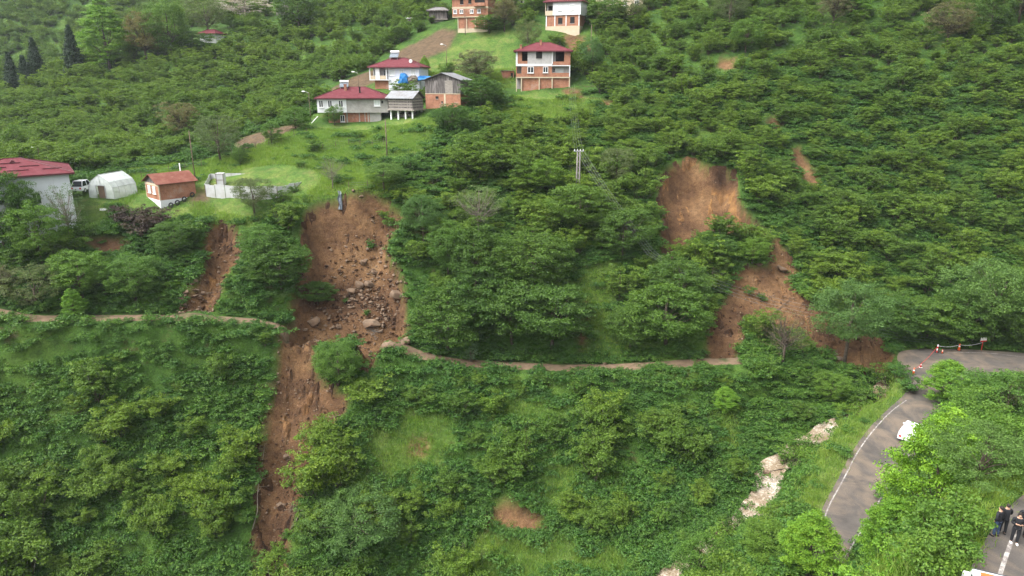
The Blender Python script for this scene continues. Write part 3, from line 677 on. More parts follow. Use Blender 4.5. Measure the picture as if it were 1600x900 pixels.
# bushes: many stems fanning out from one stool
def make_bush(seed, mat, w=2.35, h=3.7, n=110, per=46, size=.20, cr=.52, stems=True, flat=.42, up=.8):
    r = np.random.default_rng(seed); C = []
    ns = 12; ang = r.uniform(0, 6.28, ns); tl = r.uniform(.25, 1.0, ns); hh = r.uniform(.72, 1.05, ns) * h
    tips = np.stack([np.cos(ang) * tl * w, np.sin(ang) * tl * w, hh * (1.05 - .32 * tl ** 2)], 1)
    while len(C) < n:
        k = r.integers(ns); t = r.uniform(.32, 1.06); b = tips[k] * np.array([t ** 1.25, t ** 1.25, t]); C.append(b + r.normal(0, .42, 3) * np.array([1, 1, .55]))
    C = np.array(C); C[:, 2] = np.maximum(C[:, 2], .35); me = crown_mesh('bush', C, cr * r.uniform(.65, 1.25, n), per, size, mat, r, flat, up)
    if stems:
        mb = MB()
        for k in range(ns): limb(mb, (r.normal(0,.12), r.normal(0,.12), -.5), tips[k] * .9, .045, .015, r, 4, 3, .05)
        m2 = mb.mesh('s', MAT['bark']); bm = bmesh.new(); bm.from_mesh(me); nf = len(bm.faces); bm.from_mesh(m2); bm.faces.ensure_lookup_table()
        for f in bm.faces[nf:]: f.material_index = 1
        me.materials.append(MAT['bark']); bm.to_mesh(me); bm.free(); bpy.data.meshes.remove(m2)
    me.name = 'bush'; return me
HAZEL = [make_bush(100 + k, MAT['hazel'], 2.35 + .25 * math.sin(k * 2.3), 3.7 + .5 * math.cos(k * 1.7)) for k in range(9)]
SHRUB = [make_bush(200 + k, MAT['weed' if k % 2 else 'midg'], 1.9, 2.4, 52, 34, .21, .5) for k in range(4)]
SHRUBD = [make_bush(230 + k, MAT['walnut'], 2.1, 3.0, 60, 34, .22, .55) for k in range(3)]
SHRUBL = [make_bush(250 + k, MAT['lime'], 1.9, 2.6, 52, 34, .18, .5) for k in range(2)]
PURP = [make_bush(270 + k, MAT['purple'], 2.2, 3.0, 60, 30, .2, .5) for k in range(2)]
SILV = [make_bush(280, MAT['silver'], 1.2, 2.8, 34, 24, .17, .4)]
WEED = [make_bush(300 + k, MAT['weed'], .8, .6, 22, 22, .19, .38, False, .5) for k in range(4)]
def tuft(seed):
    r = np.random.default_rng(seed); n = 70; b = r.normal(0, .34, (n, 2)); hgt = r.uniform(.14, .42, n); ln = r.normal(0, .13, (n, 2)); wv = r.normal(0, 1, (n, 2)); wv /= np.linalg.norm(wv, axis=1)[:, None]; wv *= .022
    z0 = np.full(n, -.08); V = np.stack([np.c_[b - wv, z0], np.c_[b + wv, z0], np.c_[b + ln + wv * .3, hgt], np.c_[b + ln - wv * .3, hgt]], 1).reshape(-1, 3)
    return np_mesh('grass', V, np.arange(4 * n).reshape(n, 4), MAT['grassb'])
TUFT = [tuft(400 + k) for k in range(3)]

# ---- instanced masses (only where single plants could not be counted)
def mass(name, protos, P, rz, sc, label, cat=None):
    """one object that scatters the prototypes over its own vertices"""
    c = bpy.data.collections.new(name + '_kinds')
    for k, me in enumerate(protos):
        o = bpy.data.objects.new('%s_kind_%d' % (name, k), me); c.objects.link(o)
    me = bpy.data.meshes.new(name); me.vertices.add(len(P)); me.vertices.foreach_set('co', np.asarray(P, np.float32).ravel())
    fattr(me, 'turn', rz); a = me.attributes.new('size', 'FLOAT_VECTOR', 'POINT'); a.data.foreach_set('vector', np.asarray(sc, np.float32).ravel())
    o = link(name, me); g = bpy.data.node_groups.new(name, 'GeometryNodeTree')
    g.interface.new_socket('Geometry', in_out='INPUT', socket_type='NodeSocketGeometry'); g.interface.new_socket('Geometry', in_out='OUTPUT', socket_type='NodeSocketGeometry')
    gi = g.nodes.new('NodeGroupInput'); go = g.nodes.new('NodeGroupOutput'); ip = g.nodes.new('GeometryNodeInstanceOnPoints'); ci = g.nodes.new('GeometryNodeCollectionInfo')
    ci.inputs['Collection'].default_value = c; ci.inputs['Separate Children'].default_value = True; ci.inputs['Reset Children'].default_value = True
    ip.inputs['Pick Instance'].default_value = True
    an = g.nodes.new('GeometryNodeInputNamedAttribute'); an.data_type = 'FLOAT'; an.inputs['Name'].default_value = 'turn'
    cx = g.nodes.new('ShaderNodeCombineXYZ'); as_ = g.nodes.new('GeometryNodeInputNamedAttribute'); as_.data_type = 'FLOAT_VECTOR'; as_.inputs['Name'].default_value = 'size'
    L = g.links.new; L(gi.outputs[0], ip.inputs['Points']); L(ci.outputs[0], ip.inputs['Instance']); L(an.outputs['Attribute'], cx.inputs[2])
    rot = g.nodes.new('FunctionNodeEulerToRotation'); L(cx.outputs[0], rot.inputs[0]); L(rot.outputs[0], ip.inputs['Rotation']); L(as_.outputs['Attribute'], ip.inputs['Scale'])
    rv = g.nodes.new('FunctionNodeRandomValue'); rv.data_type = 'INT'; rv.inputs[4].default_value = 0; rv.inputs[5].default_value = max(0, len(protos) - 1); L(rv.outputs[2], ip.inputs['Instance Index'])
    L(ip.outputs[0], go.inputs[0]); m = o.modifiers.new('scatter', 'NODES'); m.node_group = g
    return tag(o, label, cat, kind='stuff')

# ------------------------------------------------------------------ hand-placed trees (u, v at the foot, height, width)
TL = [
 # dense dark trees above the path, centre
 ('broadleaf_tree','walnut',700,552,10.5,9.5,'broad dark tree overhanging the dirt path right beside the main landslide'),
 ('broadleaf_tree','walnut',742,520,10,9,'dark layered tree above the path behind the pale silvery shrub'),
 ('broadleaf_tree','walnut',800,535,11,11,'large dark tree in the middle of the bank above the path'),
 ('broadleaf_tree','walnut',862,545,11,11,'big dark spreading tree above the widest bend of the path'),
 ('broadleaf_tree','walnut',835,455,10,10,'high dark tree crown standing above the big trees in the middle of the bank'),
 ('broadleaf_tree','dark',745,450,10,9,'dark tree halfway up the slope right of the main landslide'),
 ('broadleaf_tree','walnut',1040,538,9.5,11,'broad tree above the path left of the reddish tongue of earth'),
 ('broadleaf_tree','dark',985,545,7,7,'lower rounded tree above the path left of the broad tree by the earth tongue'),
 ('broadleaf_tree','walnut',1058,485,8.5,8.5,'dark tree just left of the fallen wires and the grey bare twigs'),
 ('broadleaf_tree','midg',700,430,9,7,'slim mid green tree beside the upper right edge of the main landslide'),
 ('broadleaf_tree','alder',662,385,8,6,'small loose tree on the rim of the main landslide'),
 ('broadleaf_tree','sparse',748,372,9,8,'pale olive thin-leaved tree rising above the dark trees'),
 ('broadleaf_tree','alder',600,298,4.5,6,'dark bushy tree at the right end of the meadow above the main landslide'),
 ('broadleaf_tree','midg',845,300,6,8,'fresh green rounded tree below the house on the grassy knoll'),
 ('broadleaf_tree','olive',962,300,9,6.5,'tall olive brown tree right of the concrete power pole'),
 ('broadleaf_tree','walnut',905,365,9,9,'dark tree right below the concrete power pole'),
 ('broadleaf_tree','walnut',972,405,9,8,'dark tree left of the ochre landslide hollow'),
 # left bank
 ('broadleaf_tree','walnut',440,452,8,8,'dense tree on the green strip between the small slip and the main landslide'),
 ('broadleaf_tree','midg',412,420,7,7,'green tree close to the right edge of the small earth slip'),
 ('broadleaf_tree','dark',275,400,5.5,6,'dark green tree left of the small earth slip'),
 ('broadleaf_tree','midg',212,470,6.5,8,'rounded green tree on the bank above the left part of the path'),
 ('broadleaf_tree','midg',130,470,7,8,'green tree on the bank above the path at the far left'),
 ('broadleaf_tree','olive',60,480,6,7,'olive green tree just above the left end of the path'),
 ('broadleaf_tree','lime',118,498,4.2,3.5,'small yellow green tree at the upper edge of the left path'),
 ('broadleaf_tree','brown',8,470,5,5,'pinkish brown young tree at the left edge of the photo'),
 ('broadleaf_tree','dark',8,392,11.5,7.5,'dark green tree before the left end of the white house'),
 ('broadleaf_tree','alder',46,380,8.5,4.5,'narrow dark tree before the windows of the white house'),
 ('broadleaf_tree','midg',66,412,9,7.5,'fresh green tree in front of the white house wall'),
 ('broadleaf_tree','sparse',112,385,9.5,5.5,'pale thin-leaved tree at the right corner of the white house'),
 ('broadleaf_tree','olive',398,338,7,6.8,'yellow green wispy tree standing before the pale sheet enclosure'),
 ('broadleaf_tree','sparse',520,296,5.2,4.2,'thin lone tree on the meadow left above the main landslide'),
 # behind the terrace
 ('broadleaf_tree','brown',287,222,9,8.5,'round bronze leaved tree on the hillside behind the rusty roofed shed'),
 ('broadleaf_tree','olive',345,252,8.5,8.5,'pale green leaning tree left of the ploughed strip'),
 ('broadleaf_tree','dark',376,258,3.2,2.6,'tiny dark tree at the lower end of the ploughed strip'),
 ('broadleaf_tree','midg',425,225,4,4,'small light tree at the lower edge of the ploughed strip'),
 ('broadleaf_tree','midg',463,205,4.6,6,'low rounded tree beside the lamp left of the grey and brick house'),
 ('broadleaf_tree','midg',523,196,3.8,3.4,'small tree in front of the brick base of the grey house'),
 ('broadleaf_tree','lime',664,118,4.2,3.2,'small tree between the white house and the timber barn'),
 ('broadleaf_tree','brown',745,134,8,11,'wide bronze leaved tree behind the timber barn'),
 ('broadleaf_tree','walnut',752,172,7,8,'dense green tree right of the timber barn'),
 ('broadleaf_tree','dark',705,205,5,7,'bushy tree below the timber barn'),
 ('broadleaf_tree','brown',788,50,9,8,'bronze leaved tree right of the tall brick house'),
 ('broadleaf_tree','walnut',765,52,5,7,'dark green tree at the right foot of the tall brick house'),
 ('broadleaf_tree','olive',825,78,7,7,'olive tree on the grass below the white and brick house'),
 ('broadleaf_tree','walnut',945,48,9,9,'dark tree right beside the white and brick house'),
 ('broadleaf_tree','olive',985,40,8,8,'yellowish tree before the cream house half hidden at the top'),
 ('broadleaf_tree','midg',835,22,7,7,'green tree left behind the white and brick house'),
 ('broadleaf_tree','lime',620,0,8,8,'light green tree on the crest at the top of the photo'),
 ('broadleaf_tree','alder',925,120,8,6,'grey green tree right of the three storey brick house'),
 # far left crest
 ('broadleaf_tree','lime',172,108,17.8,16.9,'large bright green tree on the far left crest'),
 ('broadleaf_tree','brown',230,100,15.5,12.8,'tall bronze leaved tree on the far left crest'),
 ('broadleaf_tree','midg',268,92,17.2,14.9,'tall green tree beside the bronze one on the far left crest'),
 ('broadleaf_tree','dark',303,82,6.3,10.1,'dark low tree before the far red roofed house'),
 ('broadleaf_tree','olive',325,56,11.5,13.5,'yellow green tree behind the far red roofed house'),
 ('blossom_tree','blossom',385,32,8.0,17.6,'white and pink flowering tree on the crest by the log hut'),
 ('broadleaf_tree','walnut',468,48,13.8,12.2,'dark rounded tree right of the log hut on the crest'),
 ('broadleaf_tree','alder',145,88,9.2,10.8,'dim tree left behind the bright green crest tree'),
 ('conifer','conif',119,118,13.2,9.5,'dark conifer standing alone left of the bright crest tree'),
 ('conifer','conif',62,132,12.6,8.8,'dark conifer, tallest of the three at the left edge'),
 ('conifer','conif',24,145,10.9,8.1,'dark conifer closest to the left edge of the photo'),
 ('conifer','conif',44,140,9.2,8.1,'short dark conifer between two taller ones at the left edge'),
 # right slope
 ('alder_tree','alder',1319,569,12.5,11,'fine-leaved alder leaning over the orange earth near the junction'),
 ('broadleaf_tree','dark',1400,532,8,8,'dark tree behind the alder by the junction'),
 ('broadleaf_tree','walnut',1445,535,8,9,'dark tree behind the far edge of the junction left of the small sign'),
 ('broadleaf_tree','dark',1500,538,9.5,9,'dark tree straight behind the orange cone at the junction'),
 ('broadleaf_tree','alder',1548,540,14,13,'tall blue green tree behind the small red and white sign'),
 ('broadleaf_tree','dark',1598,545,12,11,'dark tree behind the junction at the right edge of the photo'),
 ('bare_tree','bare',1222,572,8.5,9,'nearly bare brown tree in front of the orange earth'),
 ('broadleaf_tree','midg',1296,628,4.6,6,'light green rounded tree below the orange earth by the stream'),
 ('broadleaf_tree','brown',1480,70,9,10,'olive bronze tree high on the right slope'),
 ('broadleaf_tree','brown',1592,35,11,10,'grey brown tree at the upper right corner of the photo'),
 ('broadleaf_tree','brown',1300,45,10,8,'bronze tree high on the slope right of the cream house'),
 ('broadleaf_tree','lime',1330,25,7,9,'light green tree at the top of the right slope'),
 ('broadleaf_tree','dark',1545,55,10,9,'dark tree near the upper right corner of the photo'),
 ('broadleaf_tree','olive',1140,42,8,9,'olive green tree above the small brown patch high on the slope'),
 ('broadleaf_tree','midg',1165,82,7,8,'round green tree right of the small brown patch high on the slope'),
 # yellow green shrub tree by the path end
 ('broadleaf_tree','lime',1132,645,3.4,4.4,'low yellow green tree below the right end of the path'),
 ('broadleaf_tree','alder',560,860,7,9.5,'blue green tree low on the slope right of the brown debris run'),
 ('broadleaf_tree','midg',530,604,6.5,6.6,'green tree fallen askew in the gap of the debris below the path'),
 ('broadleaf_tree','walnut',497,478,4,4.8,'round dark bush-like tree on an island inside the main landslide'),
 ('broadleaf_tree','midg',1175,412,4.5,6,'green tree stranded below the ochre landslide hollow'),
 ('broadleaf_tree','walnut',1112,404,4.2,6.5,'dark low tree stranded under the left of the ochre hollow'),
]
PL_NEAR = [   # along the lower right: placed on the ground between the roads
 ('broadleaf_tree','lime',1432,930,39.5,9.8,7.6,'large bright green tree between the two roads at the bottom'),
 ('broadleaf_tree','lime',1258,925,47.5,5.6,6.0,'bright green tree at the bottom left of the lower road'),
 ('broadleaf_tree','lime',1365,965,38.0,5.6,4.4,'smaller bright tree at the bottom beside the large bright one'),
 ('broadleaf_tree','midg',1190,930,52.0,4.4,5.0,'mid green tree at the bottom left of the bright roadside tree'),
 ('broadleaf_tree','lime',1474,640,79.0,5.6,7.4,'yellow green tree at the inner corner of the road junction'),
 ('broadleaf_tree','midg',1555,700,68.5,7.6,10.5,'green tree on the wooded bank in the middle between the roads'),
 ('broadleaf_tree','olive',1625,680,70.0,6.6,9.5,'olive green tree below the junction at the right edge of the photo'),
 ('broadleaf_tree','midg',1505,745,60.5,8.8,8.6,'green tree reaching over the lower road by the white car'),
 ('broadleaf_tree','midg',1540,780,55.5,9.6,10.0,'green tree right of the white car on the wooded bank'),
 ('broadleaf_tree','olive',1600,780,50.5,9.0,8.5,'olive tree above the bare reddish patch by the upper road'),
 ('broadleaf_tree','midg',1478,850,47.0,9.0,8.0,'green tree behind the large bright tree between the roads'),
 ('broadleaf_tree','lime',1500,850,43.5,6.6,5.4,'bright green tree left of the standing group of people'),
 ('broadleaf_tree','alder',1500,880,35.0,4.6,5.0,'bluish green low tree beside the verge left of the people'),
 ('broadleaf_tree','midg',1090,935,57.0,5.6,6.0,'bluish green tree at the bottom left of the stream'),
]
for nm, k, u, v, h, wd, lb in TL: put_tree(nm, k, u, v, h, wd, lb)
for nm, k, u, v, D, h, wd, lb in PL_NEAR: put_tree(nm, k, u, v, h, wd, lb, D=D)
for u, v in ((200,350),(222,350),(246,352),(232,380),(210,372)): q = hit(u, v); tree_xy.append((q[0], q[1], 5.5))
TXY = np.array(tree_xy)

# ------------------------------------------------------------------ scattered bushes
OPEN = [(PG, .4) for PG in (SCAR_A, SCAR_R, SCAR_B, SCAR_C, SCAR_D)] + [(PG, 2.6) for PG in FIELD] + [(PG, 2.0) for PG in MEADOW[:4]] + [(PG, .6) for PG in MEADOW[4:]] + [(PG, .3) for PG in SMALL] + [(ROAD, 2.9), (UPROAD, 1.6), (VERGE, .6)]
BUILDXY = []        # filled below before scattering (x, y, radius)
for u, v, D, rr in [(-20,350,99,9),(60,350,99,9),(100,345,99,7),(165,305,108,6),(258,312,106,6.5),(130,288,110,3),(400,297,110,9),(345,297,110,6),(455,293,110,6),
                    (525,190,142,7),(575,188,142,8),(635,182,140,5.5),(697,166,145,6.5),(600,140,157,6),(635,138,158,7),(848,140,154,8),(795,125,152,3),
                    (875,45,181,7),(728,50,188,7),(322,70,215,9),(322,64,228,7),(440,26,232,6),(440,22,240,5),(685,40,191,4),(645,35,188,3),(960,25,196,8),(806,14,198,5)]:
    p = at(u, v, D); BUILDXY.append((p[0], p[1], rr))
BUILDXY = np.array(BUILDXY)
def blocked(P, extra=0.0):
    b = np.zeros(len(P), bool)
    for PG, m in OPEN: b |= sdf(P, PG) + fbm(P[:, 0], P[:, 1], 5, 3) * 1.2 > -m - extra
    b |= dline(P, path_pts)[0] < 3.3 + extra
    b |= dline(P, STREAM)[0] < 2.3 + extra + 1.2 * (np.abs(P[:, 1] - 71) < 4)
    for x, y, r in BUILDXY: b |= np.hypot(P[:, 0] - x, P[:, 1] - y) < r
    return b
def scatter(x0, x1, y0, y1, st, jit=.38, rng=RNG):
    xs = np.arange(x0, x1, st); ys = np.arange(y0, y1, st * .9); X, Y = np.meshgrid(xs, ys); X = X + (np.arange(len(ys)) % 2)[:, None] * st / 2
    P = np.stack([X.ravel(), Y.ravel()], -1); return P + rng.uniform(-jit, jit, P.shape) * st
def infrus(P, zo=2.0, mx=90, my=60):
    z = H(P[:, 0], P[:, 1]) + zo; u, v, d = project(np.stack([P[:, 0], P[:, 1], z], -1)); return (u > -mx) & (u < 1600 + mx) & (v > -my) & (v < 900 + my) & (d > 3), u, v, d

P = scatter(-330, 330, 22, 480, 3.3, .46)
near = (np.abs(P[:, 0]) < P[:, 1] * .86 + 14); P = P[near]
P = P[~blocked(P)]
P = P[~((P[:, 1] < 84) & (P[:, 0] > np.interp(P[:, 1], _le[:, 1], _le[:, 0]) + 1) & (sdf(P, ROAD) > -4.2))]
tk = np.zeros(len(P), bool)
for x, y, r in TXY: tk |= np.hypot(P[:, 0] - x, P[:, 1] - y) < r * .55
P = P[~tk]
gap = fbm(P[:, 0], P[:, 1], 9, 3) + RNG.normal(0, .12, len(P)); P = P[gap > -.42]
dp_, zp_ = dline(P, path_pts); P = P[~((dp_ < 6.0) & (H(P[:, 0], P[:, 1]) < zp_) & (RNG.random(len(P)) < .45))]
thin = (P[:, 1] < 96) & (fbm(P[:, 0] + 50, P[:, 1], 6, 3) < -.12) & (RNG.random(len(P)) < .8); P = P[~thin]
lt_ = sdf(P, poly([(130,285),(300,250),(480,190),(640,180),(700,185),(640,262),(480,312),(300,320),(130,320)])) > 0; P = P[~(lt_ & (RNG.random(len(P)) < .45))]
Z = H(P[:, 0], P[:, 1]); U, V, DD = project(np.c_[P, Z + 2])
# which kind stands where: mixed scrub on the left bank, along the stream and on the banks above the path; hazel elsewhere
bank = (sdf(P, poly([(-80,340),(130,345),(330,350),(330,480),(180,492),(-80,470)])) > 0) | (sdf(P, poly([(380,330),(470,320),(470,500),(360,490)])) > 0) | (sdf(P, poly([(640,480),(1100,500),(1100,552),(900,566),(640,540)])) > 0)
gully = (sdf(P, poly([(1020,960),(1080,820),(1150,720),(1240,640),(1330,600),(1150,575),(1400,560),(1420,615),(1300,720),(1240,830),(1230,960)])) > -1) | (dline(P, STREAM)[0] < 9) & (P[:, 1] < 92)
wood = (P[:, 1] < 84) & (P[:, 1] > 24) & (sdf(P, ROAD) < 0) & (P[:, 0] > np.interp(P[:, 1], _le[:, 1], _le[:, 0]) + 1)
light = (sdf(P, poly([(130,285),(300,250),(480,190),(640,180),(700,185),(640,262),(480,312),(300,320),(130,320)])) > -7)
kind = np.where(light, 4, 0); kind = np.where(wood, 3, np.where(gully, 2, np.where(bank, 1, kind)))
order = np.argsort(DD); vis = (U > -30) & (U < 1630) & (V > -25) & (V < 930)
hz = [i for i in order if vis[i] and kind[i] == 0][:300]; other = [i for i in order if vis[i] and kind[i] != 0]
single = set(hz) | set(other)
def zone(i):
    u, v = U[i], V[i]
    if P[i, 1] < 92 and v > 480:
        if u < 470: return ('hazel bush on the slope below the left part of the path', 'hazel bushes below the left path')
        return ('hazel bush on the slope between the brown debris run and the stream', 'hazel bushes right of the debris run')
    if u < 640: return ('hazel bush above the path left of the main landslide', 'hazel bushes above the left path')
    if u < 1020: return ('hazel bush above the path between the two landslides', 'hazel bushes between the landslides')
    return ('hazel bush on the steep slope right above the path and junction', 'hazel bushes on the right slope')
def place_mesh(name, me, x, y, sx, sz, label, cat, group):
    o = bpy.data.objects.new(name, me); COL.objects.link(o); o.location = (x, y, float(H(x, y)[0]) - .1); o.rotation_euler = (0, 0, random.uniform(0, 6.28)); o.scale = (sx, sx, sz)
    return tag(o, label, cat, group)

LMK = [('the reddish earth patch low on the slope',805,812),('the small bare patch halfway down the lower slope',652,700),('the yellow green tree below the path',1132,630),
 ('the blue green tree by the debris run',560,820),('the askew tree in the gap of the debris',525,570),('the broken end of the left path',450,512),('the right end of the dirt path',1158,566),
 ('the pale silvery shrub on the path',736,560),('the upper part of the debris run',440,600),('the middle of the debris run',430,700),('the lower part of the debris run',430,800),('the bottom end of the debris run',430,880),
 ('the lower left corner of the photo',0,890),('the left end of the dirt path',10,490),('the foot of the small slip',295,480),('the head of the ochre hollow',1085,250),('the right rim of the ochre hollow',1165,310),
 ('the left rim of the ochre hollow',1025,310),('the long pale slab on the right landslide',1222,428),('the alder near the junction',1345,480),('the small red and white sign',1533,528),('the bare earth strip high on the right slope',1255,255),
 ('the higher bare patch on the right slope',1203,192),('the concrete power pole',901,270),('the three storey brick house',848,145),('the bare streak in the middle of the bank',908,515),('the pale thin-leaved tree above the big trees',748,320),
 ('the tree stranded below the ochre hollow',1175,385),('the right rim of the main landslide',625,345),('the nearly bare brown tree',1222,530),('the uprooted grey shrub',1112,435),('the upper right corner of the photo',1590,5),
 ('the foaming water of the stream',1198,765),('the upper reach of the stream',1290,675),('the white car under the trees',1425,675),('the orange cone beside the bushes',1427,585),('the group of four people',1572,835),
 ('the large bright tree between the roads',1425,800),('the bright tree bottom left of the road',1258,860),('the wide bend of the road',1330,700),('the rusty roofed shed',258,300),('the big white house',60,320),
 ('the timber barn',698,150),('the granary on posts',635,175),('the grey and brick house',550,180),('the dark tree left of the small slip',275,380),('the purple brown shrubs',232,360),('the middle of the right path',880,578),
 ('the boulder at the start of the right path',634,540),('the middle of the left slope below the path',200,640),('the right edge of the photo halfway up',1598,280),('the brown patch left of the right wood',1135,100)]
def relabel(idx, noun, base):
    """name each bush by the landmark it stands nearest to, and on which side"""
    left = list(idx); cand = []
    for i in left:
        for nm, lu, lv in LMK:
            du, dv = U[i] - lu, V[i] - lv; dd = math.hypot(du, dv)
            if dd < 230: cand.append((dd, i, nm, ('left of' if du < 0 else 'right of') if abs(du) > abs(dv) * 1.6 else (('above' if dv < 0 else 'below') if abs(dv) > abs(du) * 1.6 else (('above left of' if dv < 0 else 'below left of') if du < 0 else ('above right of' if dv < 0 else 'below right of')))))
    cand.sort(); cnt = {}; out = {}
    for dd, i, nm, sd_ in cand:
        if i in out: continue
        k = cnt.get((nm, sd_), 0)
        if k >= 5: continue
        cnt[(nm, sd_)] = k + 1; out[i] = '%s%s %s %s' % (noun, ['', ', second one', ', third one', ', fourth one', ', fifth one'][k], sd_, nm)
    return {i: out.get(i, base(i)) for i in left}
LBL = relabel(hz, 'hazel bush', lambda i: zone(i)[0])
for i in hz:
    lb, gr = zone(i); s = random.choice([.6, .85, 1.0, 1.15, 1.3, 1.45]) * random.uniform(.92, 1.1); pd = float(dline(P[i:i + 1], path_pts)[0][0]); s *= .5 if pd < 4.6 else (.75 if pd < 7 else 1)
    place_mesh('hazel_bush', HAZEL[random.randrange(9)], P[i, 0], P[i, 1], s, s * random.uniform(.8, 1.1), LBL[i], 'bush', gr)
SHL = relabel(other, 'shrub', lambda i: None)
for i in other:
    s = random.uniform(.65, 1.2); k = kind[i]; pd = float(dline(P[i:i + 1], path_pts)[0][0]); s *= .55 if pd < 5 else 1
    if k == 1: me = random.choice(SHRUB + SHRUBD + HAZEL[:2]); lb = ('shrub in the mixed scrub on the bank above the left path', 'shrubs above the left path') if U[i] < 560 else ('shrub in the undergrowth along the upper edge of the right path', 'shrubs above the right path')
    elif k == 4: me = random.choice(SHRUB + [SHRUB[0], SHRUB[2]]); s *= .8; lb = ('low light green shrub at the edge of the meadows below the houses', 'shrubs around the meadows')
    elif k == 2: me = random.choice(SHRUB + SHRUBD[:2] + HAZEL[:2]); s *= .85; lb = ('shrub in the green gully beside the stream', 'shrubs along the stream')
    else: me = random.choice(SHRUB + SHRUBL + SHRUBL); s *= .9; lb = ('shrub on the wooded bank between the two roads', 'shrubs between the roads')
    place_mesh('shrub', me, P[i, 0], P[i, 1], s, s * random.uniform(.8, 1.15), SHL[i] or lb[0], 'shrub', lb[1])
rest = np.array([i for i in range(len(P)) if i not in single])
s = RNG.uniform(.6, 1.0, len(rest)) + .4 * RNG.random(len(rest)) ** 3; far = P[rest, 1] > 1e9
ff = (P[rest, 0] < -60) & (P[rest, 1] > 235)
mass('hazel_thicket', HAZEL, np.c_[P[rest], Z[rest] - .1], RNG.uniform(0, 6.28, len(rest)), np.stack([s, s, s * RNG.uniform(.8, 1.1, len(rest))], 1), 'hazel bushes covering the upper and far slopes without a break')
print('bushes', len(hz), len(other), len(rest))
for u, v, s_, lb in [(1232,722,1.0,'shrub leaning over the stream just above the foaming water'),(1250,708,1.1,'dark shrub over the stream between the foam and the upper reach'),(1328,652,.9,'shrub hiding the stream above its brown upper reach'),
        (1348,640,1.0,'round shrub on the verge side of the hidden stream'),(1365,626,1.0,'shrub over the stream left below the junction'),(1150,838,1.0,'shrub over the stream below the foaming water'),(1128,856,1.1,'shrub hanging over the lower stream'),(1090,880,.8,'shrub over the stream near the bottom edge')]:
    q = onplane(u, v, CZ - float(np.interp(v, [600, 670, 735, 780, 865], [41.5, 43.6, 46.2, 48.2, 49.8]))); place_mesh('shrub', (SHRUB + SHRUBD)[int(u) % 6], q[0], q[1] , s_, s_, lb, 'shrub', 'shrubs along the stream')
for u, v, s_, k, lb in [(580,392,.55,1,'leafy shrub caught in the middle of the main landslide'),(612,362,.7,0,'shrub slipping over the upper right edge of the main landslide'),(540,472,.3,3,'tiny shrub left in the rubble of the main landslide'),
        (573,492,.35,1,'small shrub right of the dark hollow in the rubble'),(626,404,.7,2,'shrub on the right edge of the main landslide above the grey brown boulder'),(1168,460,.6,3,'shrub on the left of the lower orange earth'),(1192,470,.5,1,'small shrub in the middle of the lower orange earth'),
        (1265,470,.8,0,'shrub at the right edge of the lower orange earth'),(432,872,.7,0,'shrub covering the bottom end of the debris run'),(412,893,.7,1,'shrub at the bottom edge left of the debris run'),(458,888,.6,3,'shrub at the bottom edge right of the debris run'),(448,842,.4,1,'small shrub in the lower debris run'),(600,345,.5,2,'shrub hanging from the head of the main landslide'),
        (1125,362,.5,0,'shrub at the lower rim of the ochre hollow'),(1330,598,1.0,1,'shrub at the foot of the orange earth below the alder'),(1270,610,1.1,4,'dark shrub below the nearly bare tree'),(1195,590,1.1,2,'shrub left below the nearly bare tree')]:
    p = hit(u, v); place_mesh('shrub', (SHRUB + SHRUBD)[k], p[0], p[1], s_, s_, lb, 'shrub', 'shrubs on the landslides')
for u, v, s_, k, lb in [(1440,880,.8,1,'shrub at the foot of the bank right of the large bright tree'),(1468,856,.9,0,'round shrub on the bank between the large bright tree and the people'),(1492,832,.9,2,'shrub on the top of the bank left of the people'),(1500,872,.6,1,'low shrub beside the verge of the upper road'),
        (1472,897,.8,0,'shrub at the bottom edge between the bright tree and the upper road'),(1448,903,.7,2,'darkish shrub at the bottom edge right of the large bright tree'),
        (132,376,1.1,4,'dark shrub at the foot of the right corner of the big white house'),(112,398,1.1,2,'shrub below the right corner of the big white house'),(30,402,1.2,1,'shrub under the windows of the big white house'),(1312,662,.8,3,'shrub over the upper reach of the stream')]:
    p = hit(u, v); place_mesh('shrub', (SHRUB + SHRUBD)[k], p[0], p[1], s_, s_, lb, 'shrub', None)
# purple shrubs, silvery shrub
for u, v, s, lb in [(222,356,1.1,'purple brown leaved shrub in the middle of its group below the shed'),(203,358,1.2,'purple brown leaved shrub left below the rusty roofed shed'),(244,362,1.15,'purple brown leaved shrub nearest the rusty roofed shed'),(228,374,1.35,'lowest purple brown leaved shrub above the left path')]:
    p = hit(u, v); place_mesh('purple_shrub', random.choice(PURP), p[0], p[1], s, s, lb, 'shrub', 'purple shrubs below the shed')
p = hit(736,566); place_mesh('silvery_shrub', SILV[0], p[0], p[1], .9, 1.1, 'pale silvery shrub at the upper edge of the right path', 'shrub', None)
for u, v, s, m, lb in [(490,238,.9,2,'bush on the meadow below the lamp left of the grey house'),(470,262,.6,0,'low bush in the middle of the upper meadow'),(462,300,.5,1,'small bush at the right end of the pale sheet enclosure'),
                    (640,268,1.1,1,'bush at the upper right edge of the meadow'),(585,180,.0,0,''),(560,215,.7,0,'low dark bush on the grass below the grey house'),
                    (440,318,.8,2,'bush on the meadow edge right of the wispy tree'),(1425,612,1.0,1,'dark bush at the left edge of the road by the junction'),(1390,600,1.2,2,'bush at the foot of the orange earth next to the junction'),
                    (1405,592,1.0,1,'bush between the orange earth and the orange cone'),(812,158,.5,0,'small bush below the three storey brick house'),(690,130,.6,0,'low bush beside the blue tarpaulin')]:
    if s: p = hit(u, v); place_mesh('bush', (SHRUB + SHRUBD)[m + 2], p[0], p[1], s, s * .9, lb, 'bush', None)

